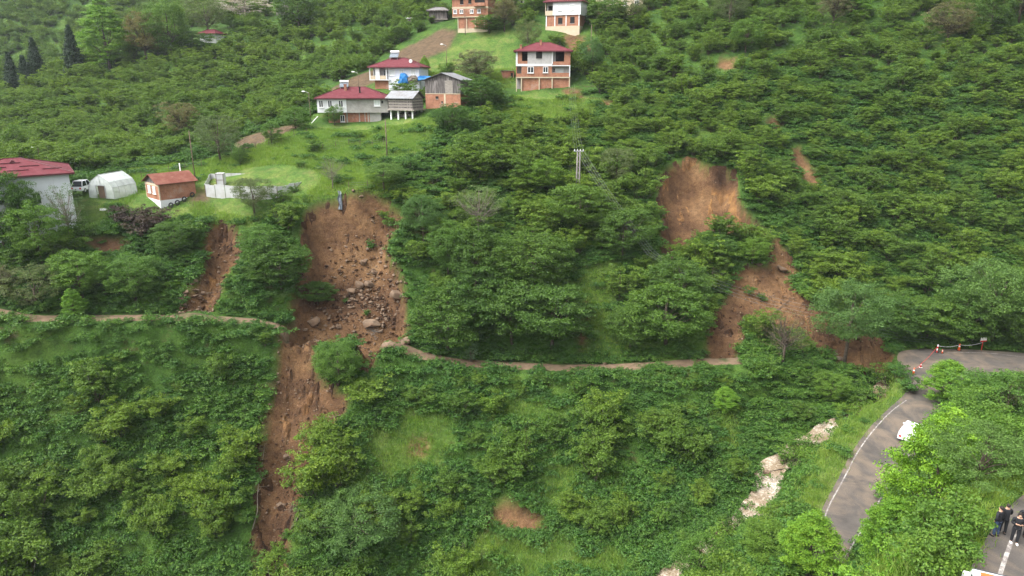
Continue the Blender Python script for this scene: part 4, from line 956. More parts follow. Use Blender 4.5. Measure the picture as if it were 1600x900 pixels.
# undergrowth between the bushes, grass on the meadows
Q = scatter(-110, 110, 36, 150, .82, .5); a, u_, v_, d_ = infrus(Q, .3, 20, 20); Q = Q[a & (np.abs(Q[:, 0]) < 110)]
b = np.zeros(len(Q), bool)
for PG, m in ((SCAR_A,.3),(SCAR_R,.2),(SCAR_B,.2),(SCAR_C,.3),(SCAR_D,-.2),(ROAD,.5),(UPROAD,.5)): b |= sdf(Q, PG) > -m
for PG in FIELD: b |= sdf(Q, PG) > 0
b |= dline(Q, path_pts)[0] < 1.35 + .5 * vnoise(Q[:, 0] * .5, Q[:, 1] * .5); b |= dline(Q, STREAM)[0] < 1.6
for x, y, r in BUILDXY: b |= np.hypot(Q[:, 0] - x, Q[:, 1] - y) < r * .9
Q = Q[~b]; mea = np.zeros(len(Q))
for PG in MEADOW + SMALL + [VERGE]: mea = np.maximum(mea, sstep(-1.5, 1.5, sdf(Q, PG)))
lightQ = sdf(Q, poly([(130,285),(300,250),(480,190),(640,180),(700,185),(640,262),(480,312),(300,320),(130,320)])) > 0
pw = np.where(mea > .5, .06, np.where(lightQ, .2, .72)) ; W = Q[(RNG.random(len(Q)) < pw) & (fbm(Q[:, 0], Q[:, 1], 4, 3) > -.45)]
s = RNG.uniform(.5, 1.5, len(W)); mass('undergrowth', WEED, np.c_[W, H(W[:, 0], W[:, 1])], RNG.uniform(0, 6.28, len(W)), np.stack([s, s, s], 1), 'low leafy undergrowth between the bushes')
Q = scatter(-95, 75, 24, 165, .5, .5); a, u_, v_, d_ = infrus(Q, .3, 20, 20); Q = Q[a]; mea = np.zeros(len(Q))
for PG in MEADOW + [VERGE]: mea = np.maximum(mea, sstep(-2.5, 1, sdf(Q, PG)))
mea = np.maximum(mea, (sdf(Q, UPROAD) > -6) & (sdf(Q, UPROAD) < -.4))
k = (RNG.random(len(Q)) < mea * .8) & (sdf(Q, ROAD) < -.4) & (sdf(Q, UPROAD) < -.3) & (dline(Q, path_pts)[0] > 1.7)
for PG in (SCAR_A, SCAR_R, SCAR_B, SCAR_C): k &= sdf(Q, PG) < 0
for x, y, r in BUILDXY: k &= np.hypot(Q[:, 0] - x, Q[:, 1] - y) > r * .8
W = Q[k]; s = RNG.uniform(.6, 1.4, len(W)); mass('meadow_grass', TUFT, np.c_[W, H(W[:, 0], W[:, 1])], RNG.uniform(0, 6.28, len(W)), np.stack([s, s, s], 1), 'bright green grass on the meadows and verges')
print('weeds', len(W))

# ------------------------------------------------------------------ building kit (local frame: x along the front, y back, z up)
def facing(side, W, D):
    """maps (a along the face, b out of the face, z) to local coordinates"""
    return {'f': lambda a, b, z: (a, -b, z), 'r': lambda a, b, z: (W + b, a, z), 'l': lambda a, b, z: (-b, a, z)}[side]
def fbox(mb, F, a0, a1, b0, b1, z0, z1):
    p = F(a0, b0, z0); q = F(a1, b1, z1)
    mb.box(min(p[0], q[0]), max(p[0], q[0]), min(p[1], q[1]), max(p[1], q[1]), min(p[2], q[2]), max(p[2], q[2]))
def window(par, F, a, z, w, h, fr='pvc', gl='glass', mull=1, name='window'):
    m = MB(); t = .09
    fbox(m, F, a, a + w, .002, .10, z, z + t); fbox(m, F, a, a + w, .002, .10, z + h - t, z + h)
    fbox(m, F, a, a + t, .004, .098, z + t, z + h - t); fbox(m, F, a + w - t, a + w, .004, .098, z + t, z + h - t)
    for k in range(mull): c = a + w * (k + 1) / (mull + 1); fbox(m, F, c - .045, c + .045, .006, .09, z + t, z + h - t)
    fbox(m, F, a - .08, a + w + .08, .002, .16, z - .08, z - .002)
    o = m.build(name, MAT[fr], par); g = MB(); fbox(g, F, a + t * .5, a + w - t * .5, .01, .035, z + t * .5, z + h - t * .5); g.build('pane', MAT[gl], o); return o
def opening(par, F, a, z, w, h, name='window_opening'):
    """an unglazed hole: a near-black slab stands in for the shade inside, over a sill"""
    m = MB(); fbox(m, F, a, a + w, .004, .03, z, z + h); o = m.build(name, MAT['dark'], par)
    s = MB(); fbox(s, F, a - .06, a + w + .06, .004, .09, z - .08, z - .002); s.build('sill', MAT['concrete'], o); return o
def hip_roof(par, x0, x1, y0, y1, z, rise, mat='roof', ridge=None, o=.45, edge='roofedge', n_ribs=0):
    x0 -= o; x1 += o; y0 -= o; y1 += o; w = x1 - x0; d = y1 - y0; r = (min(w, d) / 2) if ridge is None else ridge; c = (y0 + y1) / 2; k = min(r, w / 2 - .15); m = MB()
    a, b = (x0 + k, c, z + rise), (x1 - k, c, z + rise)
    m.add([(x0,y0,z),(x1,y0,z),(x1,y1,z),(x0,y1,z),a,b], [(0,1,5,4),(1,2,5),(2,3,4,5),(3,0,4),(0,3,2,1)])
    ro = m.build('roof', MAT[mat], par); e = MB(); t = .2
    e.box(x0 - .03, x1 + .03, y0 - .05, y0 - .003, z - t, z + .03); e.box(x0 - .03, x1 + .03, y1 + .003, y1 + .05, z - t, z + .03)
    e.box(x0 - .05, x0 - .003, y0, y1, z - t + .004, z + .026); e.box(x1 + .003, x1 + .05, y0, y1, z - t + .004, z + .026); e.build('eave_board', MAT[edge], ro)
    cap = MB()
    for p, q in ((a, b), ((x0,y0,z), a), ((x1,y0,z), b), ((x0,y1,z), a), ((x1,y1,z), b)): cap.tube((p[0], p[1], p[2] + .03), (q[0], q[1], q[2] + .03), .07, n=5)
    cap.build('ridge_cap', MAT[edge], ro); return ro
def gable_roof(par, x0, x1, y0, y1, z, rise, along, mats=('rust', 'rust'), o=.35, th=.07):
    """ridge along 'x' or 'y'; two sloping sheets, each a part"""
    x0 -= o; x1 += o; y0 -= o; y1 += o
    for k in (0, 1):
        m = MB()
        if along == 'x':
            c = (y0 + y1) / 2; ye = y0 if k == 0 else y1; m.prism([(ye, z), (c, z + rise), (c, z + rise + th), (ye, z + th)], 'x', x0, x1)
        else:
            c = (x0 + x1) / 2; xe = x0 if k == 0 else x1; m.prism([(xe, z), (c, z + rise), (c, z + rise + th), (xe, z + th)], 'y', y0, y1)
        m.build('roof', MAT[mats[k]], par)
def solar(par, x, y, z, s=1.0):
    m = MB(); m.add([(x-1*s,y-.1,z+.1),(x+1*s,y-.1,z+.1),(x+1*s,y+1.2*s,z+1.05*s),(x-1*s,y+1.2*s,z+1.05*s),(x-1*s,y-.1,z+.02),(x+1*s,y-.1,z+.02),(x+1*s,y+1.2*s,z+.97*s),(x-1*s,y+1.2*s,z+.97*s)], [(0,1,2,3),(7,6,5,4),(0,4,5,1),(1,5,6,2),(2,6,7,3),(3,7,4,0)])
    o = m.build('solar_heater', MAT['bluegrey'], par); t = MB(); t.tube((x-1*s,y+1.2*s,z+1.3*s),(x+1*s,y+1.2*s,z+1.3*s),.27*s,n=10); t.build('tank', MAT['whitep'], o)
    f = MB()
    for sx in (-.85, .85):
        for yy in (0, 1.15): f.tube((x+sx*s,y+yy*s,z-.5),(x+sx*s,y+yy*s,z+(.1 if yy == 0 else 1.1)*s),.035)
    f.build('stand', MAT['steel'], o)
def chimney(par, x, y, z0, z1, w=.5, mat='brick'):
    m = MB(); m.box(x, x + w, y, y + w, z0, z1); m.box(x - .06, x + w + .06, y - .06, y + w + .06, z1 + .002, z1 + .12); m.build('chimney', MAT[mat], par)
def site(name, u, v, D, yaw, label, cat, group=None):
    hp = hit(u, v); k = hp[1] / D if abs(hp[1] / D - 1) < .12 else 1.0     # stand it on the ground the sight line meets, at the matching size
    p = at(u, v, D * k); o = empty(name, p, yaw); o.scale = (k, k, k); return tag(o, label, cat, group)
def mpp(u, v, D):
    p = at(u, v, D); return float(project(p)[2]) / FPX
def walls(par, W, D, z0, z1, mat, name='wall', x0=0.0, y0=0.0):
    m = MB(); m.box(x0, W, y0, D, z0, z1); return m.build(name, MAT[mat], par)

# --- three storey brick house in the centre
h = site('brick_house', 806, 143.5, 150, R(-2), 'three storey bare brick and blockwork house with maroon roof on the grassy knoll', 'house')
W, D = 11.2, 8.0; Ff = facing('f', W, D)
m = MB(); m.box(1.15, W - .05, .35, D, -2.0, 2.75); m.build('wall', MAT['brick'], h)
m = MB(); m.box(.1, 1.1, 1.6, D - .1, -2, 2.75); m.build('side_recess', MAT['concrete'], h)
m = MB()
for x in (1.05, 4.75, 7.42, W - .2): m.box(x, x + .22, .05, .34, -1.2, 2.75)
m.box(.02, .2, .05, .25, -1, 2.75); m.box(0, W, .0, D + .05, 2.76, 2.98); m.box(1.2, W - .25, .1, .32, -1.2, .12); m.build('concrete_frame', MAT['cream'], h)
m = MB(); m.box(1.15, 7.45, .02, D, 2.99, 5.1); m.box(0.02, 1.14, .02, .2, 2.99, 3.65); m.box(.02, .2, .2, D, 2.99, 5.1); m.box(7.46, W, .03, .18, 2.99, 3.8); m.box(7.46, W, 1.5, D, 2.99, 5.1); m.build('wall', MAT['brick'], h)
m = MB(); m.box(.22, 1.14, 1.4, 1.6, 2.99, 5.1); m.box(7.47, W - .03, 1.32, 1.49, 2.99, 5.1); m.build('loggia_wall', MAT['block'], h)
m = MB(); m.box(8.2, 9.9, 1.24, 1.31, 3.2, 4.7); m.build('curtain', MAT['curtain'], h)
m = MB(); m.box(0, 7.5, -.05, D, 5.11, 5.55); m.box(7.5, W + .02, -.04, D, 5.11, 5.28); m.box(7.4, 7.6, -.02, .2, 5.56, 8.05); m.box(0, .35, -.02, .3, 5.56, 8.05); m.box(W - .18, W, -.02, .16, 2.99, 5.1); m.build('floor_band', MAT['white'], h)
m = MB(); m.box(2.4, 7.4, .0, D, 5.56, 8.05); m.build('wall', MAT['block'], h)
m = MB(); m.box(.36, 1.25, .0, .25, 5.56, 8.05); m.box(1.25, 2.39, .0, .25, 5.56, 6.1); m.box(.03, .3, .3, D, 5.56, 8.05); m.box(7.61, W, .0, .22, 5.29, 6.0); m.box(9.95, W, .0, .22, 6.0, 8.05); m.box(9.95, W, .22, D, 5.29, 8.05); m.build('wall', MAT['brick'], h)
m = MB(); m.box(.3, 2.39, 1.5, 1.6, 5.56, 8.05); m.build('loggia_back', MAT['dark'], h); m = MB(); m.box(7.61, 9.94, 1.6, 1.7, 5.29, 8.05); m.build('loggia_back', MAT['dark'], h)
m = MB(); m.box(7.62, 8.2, .9, 1.55, 5.29, 8.05); m.build('loggia_pier', MAT['block'], h)
opening(h, Ff, 4.15, 6.6, 1.25, 1.4)
window(h, Ff, 2.4, 3.75, 1.3, 1.25); window(h, Ff, 5.6, 3.8, 1.05, 1.2); window(h, lambda a, b, z: (a, 1.3 - b, z), 7.65, 3.8, .5, 1.0, mull=0)
hip_roof(h, 0, W, 0, D, 8.1, 1.75, ridge=4.6); chimney(h, .8, .6, 8.2, 9.2, .4); chimney(h, 4.9, 2.6, 9.0, 10.2, .4)
# --- low brick shed beside it
h = site('brick_shed', 785.5, 124, 153, R(8), 'small brick outbuilding with sheet roof left beside the three storey house', 'shed')
walls(h, 2.4, 3, .0, 1.7, 'brick_old'); walls(h, 2.4, 3, -3, -.002, 'concrete', 'base'); m = MB(); m.box(-.15, 2.6, -.2, 3.2, 1.703, 1.80); m.build('roof', MAT['oldtin'], h); opening(h, facing('f', 2.4, 3), 1.7, .1, .5, 1.2, 'door_opening')

# --- grey and brick house, lower left of the hamlet
h = site('grey_brick_house', 498, 195, 139, R(6), 'long two storey house with grey render over old brick and a maroon hip roof', 'house')
W, D = 13.6, 8.6; F = facing('f', W, D)
m = MB(); m.box(1.9, W - 2.0, .5, D, -2.2, 2.25); m.build('ground_floor_wall', MAT['brick_old'], h)
m = MB(); m.box(5.35, 5.65, .44, .49, -1.5, 2.2); m.box(7.8, 8.0, .44, .49, -1.5, 2.2); m.box(8.9, 9.05, .44, .49, -1.5, 2.2); m.box(9.5, 9.7, .44, .49, -1.5, 2.2); m.build('brick_pier', MAT['concrete'], h)
m = MB(); m.box(9.9, W - 1.5, .42, 3, -1.5, 2.25); m.build('rendered_corner', MAT['concrete'], h)
m = MB(); m.box(5.6, W, .0, D, 2.26, 5.0); m.build('wall', MAT['concrete'], h)
m = MB(); m.box(0, 5.59, -.12, D - .1, 2.3, 5.0); m.build('wall', MAT['white'], h)
F2 = lambda a, b, z: (a, -.12 - b, z)
window(h, F2, .35, 3.3, .85, 1.35); window(h, F2, 2.05, 3.3, .85, 1.35); window(h, F2, 4.1, 3.35, .9, 1.3, gl='glass'); window(h, F, 11.0 - .1, 3.5, 1.2, 1.15, gl='curtain'); opening(h, F, 13.0 - .7, 4.0, .4, .5)
window(h, lambda a, b, z: (a, .5 - b, z), 4.2, .5, .85, 1.3, gl='glass'); opening(h, lambda a, b, z: (a, .5 - b, z), 1.95, -.4, .01, .01)
hip_roof(h, 0, W, -.1, D, 5.05, 2.0, ridge=5.0); chimney(h, 5.0, 2.6, 6.2, 7.5, .5, 'brick_old'); chimney(h, 8.0, 1.6, 5.7, 7.0, .28, 'dark'); solar(h, 4.9, 3.5, 7.0, .85)
m = MB(); m.tube((-1.4, .3, .3), (-.1, .5, 1.6), .09); m.build('drain_pipe', MAT['whitep'], h)

# --- timber granary on concrete posts
h = site('granary', 608, 188, 138, R(-24), 'small log granary standing on white concrete posts with a grey sheet roof', 'granary')
W, D = 5.4, 3.9
for i, x in enumerate((.2, 1.85, 3.5, W - .35)):
    for y in (.2, D - .4): m = MB(); m.box(x, x + .26, y, y + .26, -.6, 1.9); m.build('post', MAT['white'], h)
m = MB(); m.box(-.1, W + .1, .0, D, -1.6, -.15); m.build('plinth', MAT['concrete'], h)
m = MB(); m.box(-.3, W + .5, -.25, D + .3, 1.91, 2.1); m.build('platform', MAT['logs'], h)
m = MB(); b = MB()
for k in range(8): (m if k % 2 else b).box(.02 - .0, W, 0 + (.03 if k % 2 else 0), D, 2.11 + k * .25, 2.11 + k * .25 + .245)
m.build('log_wall', MAT['wood'], h); b.build('log_wall', MAT['logs'], h)
m = MB(); m.prism([(0.02, 4.12), (D / 2, 5.3), (D - .02, 4.12)], 'x', W - .12, W - .02); m.prism([(0.02, 4.12), (D / 2, 5.3), (D - .02, 4.12)], 'x', .02, .12); m.build('gable_boards', MAT['logs'], h)
gable_roof(h, 0, W, 0, D, 4.1, 1.35, 'x', ('tin', 'oldtin'), .45)
m = MB(); m.box(.6, W - .8, 1.4, D - .3, -.14, 1.2); m.build('stored_goods', MAT['wood'], h)

# --- dark timber barn on a brick base
h = site('timber_barn', 665.5, 170, 143, R(-18), 'dark weathered board barn with shallow gable on an orange brick base', 'barn')
W, D = 7.5, 5.4; F = facing('f', W, D)
walls(h, W, D, -2.5, 2.85, 'brick', 'base_wall'); m = MB(); m.box(4.0, 4.35, -.05, -.003, -1, 2.84); m.box(-.03, W + .03, -.06, .1, 2.86, 2.98); m.build('concrete_pier', MAT['cream'], h)
opening(h, F, 2.2, 1.95, .6, .5); opening(h, F, 3.4, 1.2, .35, .3)
r_ = random.Random(5)
for k, (x0, x1) in enumerate([(0, 1.5), (1.5, 3.2), (3.2, 4.3), (4.3, 5.9), (5.9, W)]):
    m = MB(); x = x0
    while x < x1 - .02:
        w_ = min(r_.uniform(.16, .26), x1 - x); m.box(x + .008, x + w_, -.02 - r_.uniform(0, .04), .1, 2.99, 5.45 + r_.uniform(-.05, .02)); x += w_
    m.build('board_wall', MAT['wood' if k != 3 else 'logs'], h)
m = MB(); m.box(.05, W - .05, .12, D, 2.99, 5.5); m.build('inner_wall', MAT['wood'], h)
m = MB(); y = .0
while y < D: m.box(W - .04, W + .03 + r_.uniform(0, .03), y, y + .2, 2.99, 5.45); y += .215
m.build('side_boards', MAT['logs'], h)
m = MB(); m.prism([(.02, 5.5), (W / 2, 6.75), (W - .02, 5.5)], 'y', .14, .3); m.build('gable_boards', MAT['wood'], h)
gable_roof(h, 0, W, 0, D, 5.45, 1.4, 'y', ('oldtin', 'tin'), .45)

# --- white house with balcony, behind
h = site('white_house', 581, 142, 156, R(-8), 'white and grey house with solar heater, pink balcony rail and maroon roof behind the granary', 'house')
W, D = 10.6, 8; F = facing('f', W, D)
m = MB(); m.box(.6, 3.7, .6, D, -1.2, 2.2); m.build('ground_floor_wall', MAT['brick'], h)
m = MB(); m.box(3.75, W, .3, D, .2, 4.9); m.box(3.75, 4.2, .3, 1, -.8, .2); m.build('wall', MAT['bluewhite'], h)
m = MB(); m.box(.0, 3.74, 1.5, D, 2.3, 4.9); m.build('loggia_wall', MAT['block'], h)
m = MB(); m.box(-.3, 4.2, -.2, 1.5, 2.2, 2.36); m.box(-.28, -.1, -.18, .0, 2.37, 4.9); m.box(3.4, 3.6, -.18, .0, 2.37, 4.9); m.build('balcony_floor', MAT['white'], h)
m = MB(); m.box(-.25, 1.0, -.15, -.03, 2.4, 3.15); m.box(2.0, 3.4, -.15, -.03, 2.4, 3.15); m.box(-.25, -.13, -.03, 1.5, 2.4, 3.15); m.build('balcony_rail', MAT['cream'], h)
m = MB(); m.box(1.02, 1.95, -.1, .02, 2.4, 4.85); m.build('door', MAT['pvc'], h); 
F3 = lambda a, b, z: (a, 1.5 - b, z)
window(h, F3, .2, 3.1, .8, 1.3); window(h, F3, 2.3, 3.1, .9, 1.3); F4 = lambda a, b, z: (a, .3 - b, z)
window(h, F4, 3.95, 3.2, 1.4, 1.35, gl='curtain', mull=0); window(h, F4, 6.2, 3.3, 1.0, 1.2, gl='curtain'); window(h, F4, 8.8, 3.3, 1.0, 1.2, gl='curtain')
hip_roof(h, -.1, W, -.1, D, 4.95, 1.9, ridge=4.3); solar(h, 4.3, 3.0, 6.9, .95)
m = MB(); m.ball((8.6, 1.2, 6.1), (.38, .1, .38)); m.tube((8.6, 1.3, 5.4), (8.6, 1.3, 6.1), .04); m.build('satellite_dish', MAT['whitep'], h)

# --- white over brick house, top centre
h = site('two_storey_house', 851.5, 47.5, 179, R(-20), 'two storey house, white above and brick below, with maroon roof at the top centre', 'house')
W, D = 8.8, 6.2; F = facing('f', W, D); Fr = facing('r', W, D)
walls(h, W - .2, D, -1.8, .9, 'cream', 'plinth', .1, .1); walls(h, W - .25, D - .05, .91, 3.35, 'brick', 'ground_floor_wall', .2, .25)
m = MB(); [m.box(x, x + .22, .14, .24, .91, 3.3) for x in (.15, 2.3, 5.1, W - .5)]; m.build('concrete_pier', MAT['white'], h)
walls(h, W, D, 3.36, 6.4, 'white', 'wall', 1.9); walls(h, 1.88, D, 3.36, 6.35, 'concrete', 'loggia_wall', .05, 1.3)
m = MB(); m.box(0, 1.89, 0, .15, 3.36, 4.4); m.box(0, .15, 0, .15, 4.4, 6.35); m.build('balcony_rail', MAT['cream'], h)
F5 = lambda a, b, z: (a, .25 - b, z); F6 = lambda a, b, z: (a, 1.3 - b, z)
opening(h, F5, 3.2, 1.4, 1.1, 1.4); opening(h, F5, 6.2, 1.5, 1.1, 1.4); window(h, F, 3.1, 4.4, 1.1, 1.2, gl='curtain'); window(h, F, 6.1, 4.4, 1.1, 1.2, gl='curtain'); opening(h, F6, .4, 4.2, 1.2, 1.4, 'loggia_opening')
hip_roof(h, 0, W, 0, D, 6.45, 1.5, ridge=3.1)
# --- tall brick house, top left of centre
h = site('tall_brick_house', 707.5, 52.5, 188, R(-14), 'tall three storey brick house with overhanging upper floors at the top of the photo', 'house')
W, D = 9.4, 7; F = facing('f', W, D)
walls(h, W - .3, D, -2, 1.2, 'cream', 'plinth', 1.25, .3); walls(h, W - .3, D, 1.21, 3.8, 'brick', 'ground_floor_wall', 1.3, .35)
m = MB(); [m.box(x, x + .2, .2, .34, 1.21, 3.8) for x in (1.3, 3.6, 5.9, 8.2)]; m.box(-.02, W, -.02, D, 3.81, 4.0); m.box(-.03, W + .02, -.04, D, 5.85, 6.3); m.build('floor_band', MAT['cream'], h)
walls(h, W, D, 4.01, 5.84, 'brick', 'wall'); walls(h, W, D, 6.31, 8.6, 'brick', 'wall')
for a in (.3, 2.0, 4.7, 6.6): window(h, F, a, 4.75, .9, .95)
opening(h, F, 2.1, 6.9, .9, 1.3); opening(h, F, 4.3, 7.0, .8, 1.2); opening(h, F, 6.0, 6.8, 2.6, 1.6, 'balcony_opening')
m = MB(); m.box(5.9, 8.8, -.9, -.05, 6.31, 6.5); m.box(5.9, 8.8, -.92, -.8, 6.5, 7.1); m.build('balcony', MAT['brick'], h)
hip_roof(h, 0, W, 0, D, 8.65, 1.6, ridge=3.2)
# --- small store house on the left of it
h = site('hillside_granary', 671, 38, 191, R(-6), 'small dark granary on a stone base left of the tall brick house', 'granary')
walls(h, 3.6, 3.4, -1.5, 1.1, 'concrete', 'base', .7, .3); walls(h, 4.6, 4, 1.3, 3.3, 'wood', 'board_wall'); m = MB(); m.box(-.3, 4.9, -.3, 4.2, 1.11, 1.29); m.build('platform', MAT['logs'], h); hip_roof(h, 0, 4.6, 0, 4, 3.35, .9, 'oldtin', 1.7, .6, 'wood')
h = site('tin_shed', 636, 37, 188, R(-10), 'little shed with grey sheet roof among the bushes near the top edge', 'shed')
walls(h, 2.6, 2.4, -1, 1.1, 'wood'); gable_roof(h, 0, 2.6, 0, 2.4, 1.1, .5, 'x', ('oldtin', 'tin'), .2)
# --- hidden houses at the top
h = site('weathered_house', 797, 14, 200, R(10), 'narrow weathered grey house half hidden by trees at the top edge', 'house')
walls(h, 4.0, 4, -2, 3.6, 'concrete'); [opening(h, facing('f', 4, 4), a, 1.2, .5, 1.6) for a in (.5, 1.7, 2.9)]; hip_roof(h, 0, 4, 0, 4, 3.65, 1.3, 'rust', 1.8)
h = site('cream_house', 930, 27, 194, R(-12), 'cream coloured house half hidden behind trees at the top edge', 'house')
W = 12; walls(h, W, 7, -2, 5.4, 'cream'); [window(h, facing('f', W, 7), a, 2.6, 1.1, 1.3) for a in (1, 4, 7, 10)]; hip_roof(h, 0, W, 0, 7, 5.45, 1.6, 'rust', 3.4)
h = site('far_white_house', 313, 66, 229, R(-14), 'far small white house with faded red roof on the left crest', 'house')
W = 5.6; walls(h, W, 4.5, -2, 2.5, 'white'); [window(h, facing('f', W, 4.5), a, .8, .9, 1.1) for a in (1.0, 3.4)]; hip_roof(h, 0, W, 0, 4.5, 2.55, 1.3, 'roof', 2.4, .7)
h = site('log_hut', 432, 25, 243, R(12), 'tall grey log hut on the crest near the top left', 'hut')
walls(h, 4.0, 4, -1, 3.0, 'logs'); m = MB(); m.prism([(-.02, 3.0), (2.0, 4.6), (4.02, 3.0)], 'y', .05, .2); m.build('gable_boards', MAT['logs'], h); gable_roof(h, 0, 4, 0, 4, 3.0, 1.7, 'y', ('oldtin', 'oldtin'), .3)

# --- white house at the left edge
W, D = 12.5, 11.0; F = facing('f', W, D); th = R(35); c = at(121.5, 350, 98.0); base_z = c[2]
h = tag(empty('left_white_house', (c[0] - W * math.cos(th), c[1] - W * math.sin(th), base_z), th), 'large white rendered house with maroon hip roof at the left edge', 'house')
walls(h, W, D, -6, 7.35, 'bluewhite')
for s_ in (7.4, 4.75): window(h, F, W - s_, 3.3, 1.05, 1.6, mull=1)
for s_ in (7.4, 4.75): window(h, F, W - s_, -.2, 1.05, 1.5)
ro = hip_roof(h, 0, W, 0, D, 7.4, 1.85, ridge=6.0, o=.7)
m = MB()
for y, x0, x1 in ((1.0, 5.5, 8), (1.0, 9.6, 11.9), (2.3, 3.5, 5.5), (2.3, 7.0, 9.3), (3.6, 4.5, 7.2)):
    zz = 7.4 + 1.85 * (y + .7) / (D / 2 + .7) + .05; m.box(x0, x1, y, y + .10, zz, zz + .1)
m.build('snow_guard', MAT['roofedge'], ro)
m = MB(); m.prism([(5.9, 8.8), (6.3, 9.2), (6.7, 8.8)], 'y', 3.6, 4.6); m.build('roof_vent', MAT['roofedge'], ro); chimney(h, 1.6, 5, 8.6, 9.9, .4, 'white')
# --- polytunnel
h = site('polytunnel', 140.5, 309, 105.0, R(-14), 'translucent white polytunnel greenhouse beside the white house', 'greenhouse')
W, D = 4.6, 4.6
prof = [(0, 0), (.12, 1.7), (.65, 2.55), (W / 2, 3.55), (W - .65, 2.55), (W - .12, 1.7), (W, 0)]
m = MB(); n = len(prof); m.add([(a, 0, z) for a, z in prof] + [(a, D, z) for a, z in prof], [(i, i + 1, n + i + 1, n + i) for i in range(n - 1)] + [tuple(range(n, 2 * n))]); o = m.build('film_cover', MAT['film'], h)
m = MB(); m.add([(a, .01, z) for a, z in [(0,0),(.12,1.7),(.65,2.55),(W/2,3.5),(W-.65,2.55),(W-.12,1.7),(W,0),(3.0,0),(3.0,1.9),(1.5,1.9),(1.5,0)]], [(10,9,8,7,6,5,4,3,2,1,0)]); m.build('end_sheet', MAT['film'], h)
m = MB(); m.box(1.52, 2.98, .25, .3, 0, 1.88); m.build('doorway', MAT['timber'], h)
m = MB()
for y in np.linspace(-.04, D + .04, 5):
    for i in range(n - 1): m.tube((prof[i][0], y, prof[i][1] + .03), (prof[i+1][0], y, prof[i+1][1] + .03), .035, n=5)
for x, z in ((.12, 1.7), (W/2, 3.58), (W-.12, 1.7)): m.tube((x, -.05, z + .03), (x, D, z + .03), .03, n=5)
m.tube((W/2, -.05, 1.95), (W/2, -.05, 3.5), .03, n=5); m.box(1.4, 3.1, -.06, 0, 1.9, 2.0); m.box(1.42, 1.5, -.06, 0, 0, 1.9); m.box(3.0, 3.08, -.06, 0, 0, 1.9); m.build('frame', MAT['steel'], h)
# --- brick shed with rusty roof
p = at(251, 317, 103.5); h = tag(empty('rusty_roof_shed', p, R(-42)), 'orange brick shed with rusty gable roof on the terrace', 'shed')
W, D = 4.9, 5.5   # gable wall towards the left, long wall towards the right
m = MB(); m.box(-W, 0, 0, D, .35, 2.75); m.build('wall', MAT['brick'], h); m = MB(); m.box(-W - .03, .04, -.04, D + .03, -2.0, .34); m.build('plinth', MAT['white'], h)
m = MB(); m.box(-.14, .015, -.03, .14, .35, 2.7); m.box(-W - .015, -W + .14, -.03, .14, .35, 2.7); m.box(-W, 0, -.025, 0, 2.4, 2.74); m.build('rendered_corner', MAT['cream'], h)
for a in (-3.9, -2.1): window(h, lambda a_, b, z: (a_, -b, z), a, 1.2, .95, 1.1, gl='curtain')
m = MB(); m.prism([(-W + .02, 2.76), (-W / 2, 4.0), (-.02, 2.76)], 'y', .02, .12); m.build('gable_boards', MAT['wood'], h)
gable_roof(h, -W, 0, 0, D, 2.72, 1.35, 'y', ('rust', 'rust'), .4)
m = MB(); m.tube((-W / 2 - .3, D - .8, 3.4), (-W / 2 - .3, D - .8, 5.3), .1); m.build('stove_pipe', MAT['whitep'], h)
for k, (a, s) in enumerate([(1.2,.9),(2.2,.6),(3.3,1.0),(4.6,.8)]):
    q = h.matrix_basis @ Vector((.55, a, .0)) if False else Vector(p) + Matrix.Rotation(R(-42), 3, 'Z') @ Vector((.6, a, .1)); m = MB()
    for j in range(12):
        t0, t1 = j / 12 * 6.283, (j + 1) / 12 * 6.283; c = Vector(q); c.z = float(H(q.x, q.y)[0]) + .35
        m.tube(c + Vector((.3 * math.cos(t0), .3 * math.sin(t0) * .5, .3 * math.sin(t0))), c + Vector((.3 * math.cos(t1), .3 * math.sin(t1) * .5, .3 * math.sin(t1))), .1, n=6)
    tag(m.build('old_tyre', MAT['rubber'], None, True), ['old tyre nearest the corner of the rusty roofed shed', 'second old tyre from the corner of the rusty roofed shed', 'third old tyre along the long wall of the rusty roofed shed', 'old tyre farthest right along the rusty roofed shed'][k], 'tyre', 'old tyres by the shed')
# --- pale sheet enclosure with two boxes
h = tag(empty('sheet_enclosure', at(322, 306, 107)), 'low enclosure fenced with pale upright metal sheets on the terrace', 'enclosure')
base = Vector(at(322, 306, 107)); cor = [at(322,306,107), at(376,308,106.4), at(434,309,105.8), at(462,304,107.8), at(477,299,110.5), at(452,288,113.5), at(395,288,114.0), at(330,288,113.6)]
loc = [Vector(c) - base for c in cor]
for k in range(len(loc)):
    a, b = loc[k], loc[(k + 1) % len(loc)]; n_ = max(3, int((b - a).length / .8)); m = MB(); d = (b - a) / n_; nr = Vector((d.y, -d.x, 0)).normalized() * .03
    for j in range(n_):
        q = a + d * j; e = a + d * (j + .96); t = 1.75 + random.uniform(-.1, .12); off = nr * (1 if j % 2 else -1)
        m.add([tuple(q + off + Vector((0,0,-1.2))), tuple(e + off + Vector((0,0,-1.2))), tuple(e + off + Vector((0,0,t))), tuple(q + off + Vector((0,0,t))), tuple(q + off + nr + Vector((0,0,-1.2))), tuple(e + off + nr + Vector((0,0,-1.2))), tuple(e + off + nr + Vector((0,0,t))), tuple(q + off + nr + Vector((0,0,t)))], [(0,1,2,3),(7,6,5,4),(0,4,5,1),(1,5,6,2),(2,6,7,3),(3,7,4,0)])
    m.build('sheet_panel', MAT['sheet'], h)
for k in range(len(loc)): m = MB(); m.tube(loc[k] + Vector((0,0,-1)), loc[k] + Vector((0,0,1.75)), .06); m.build('post', MAT['timber'], h)
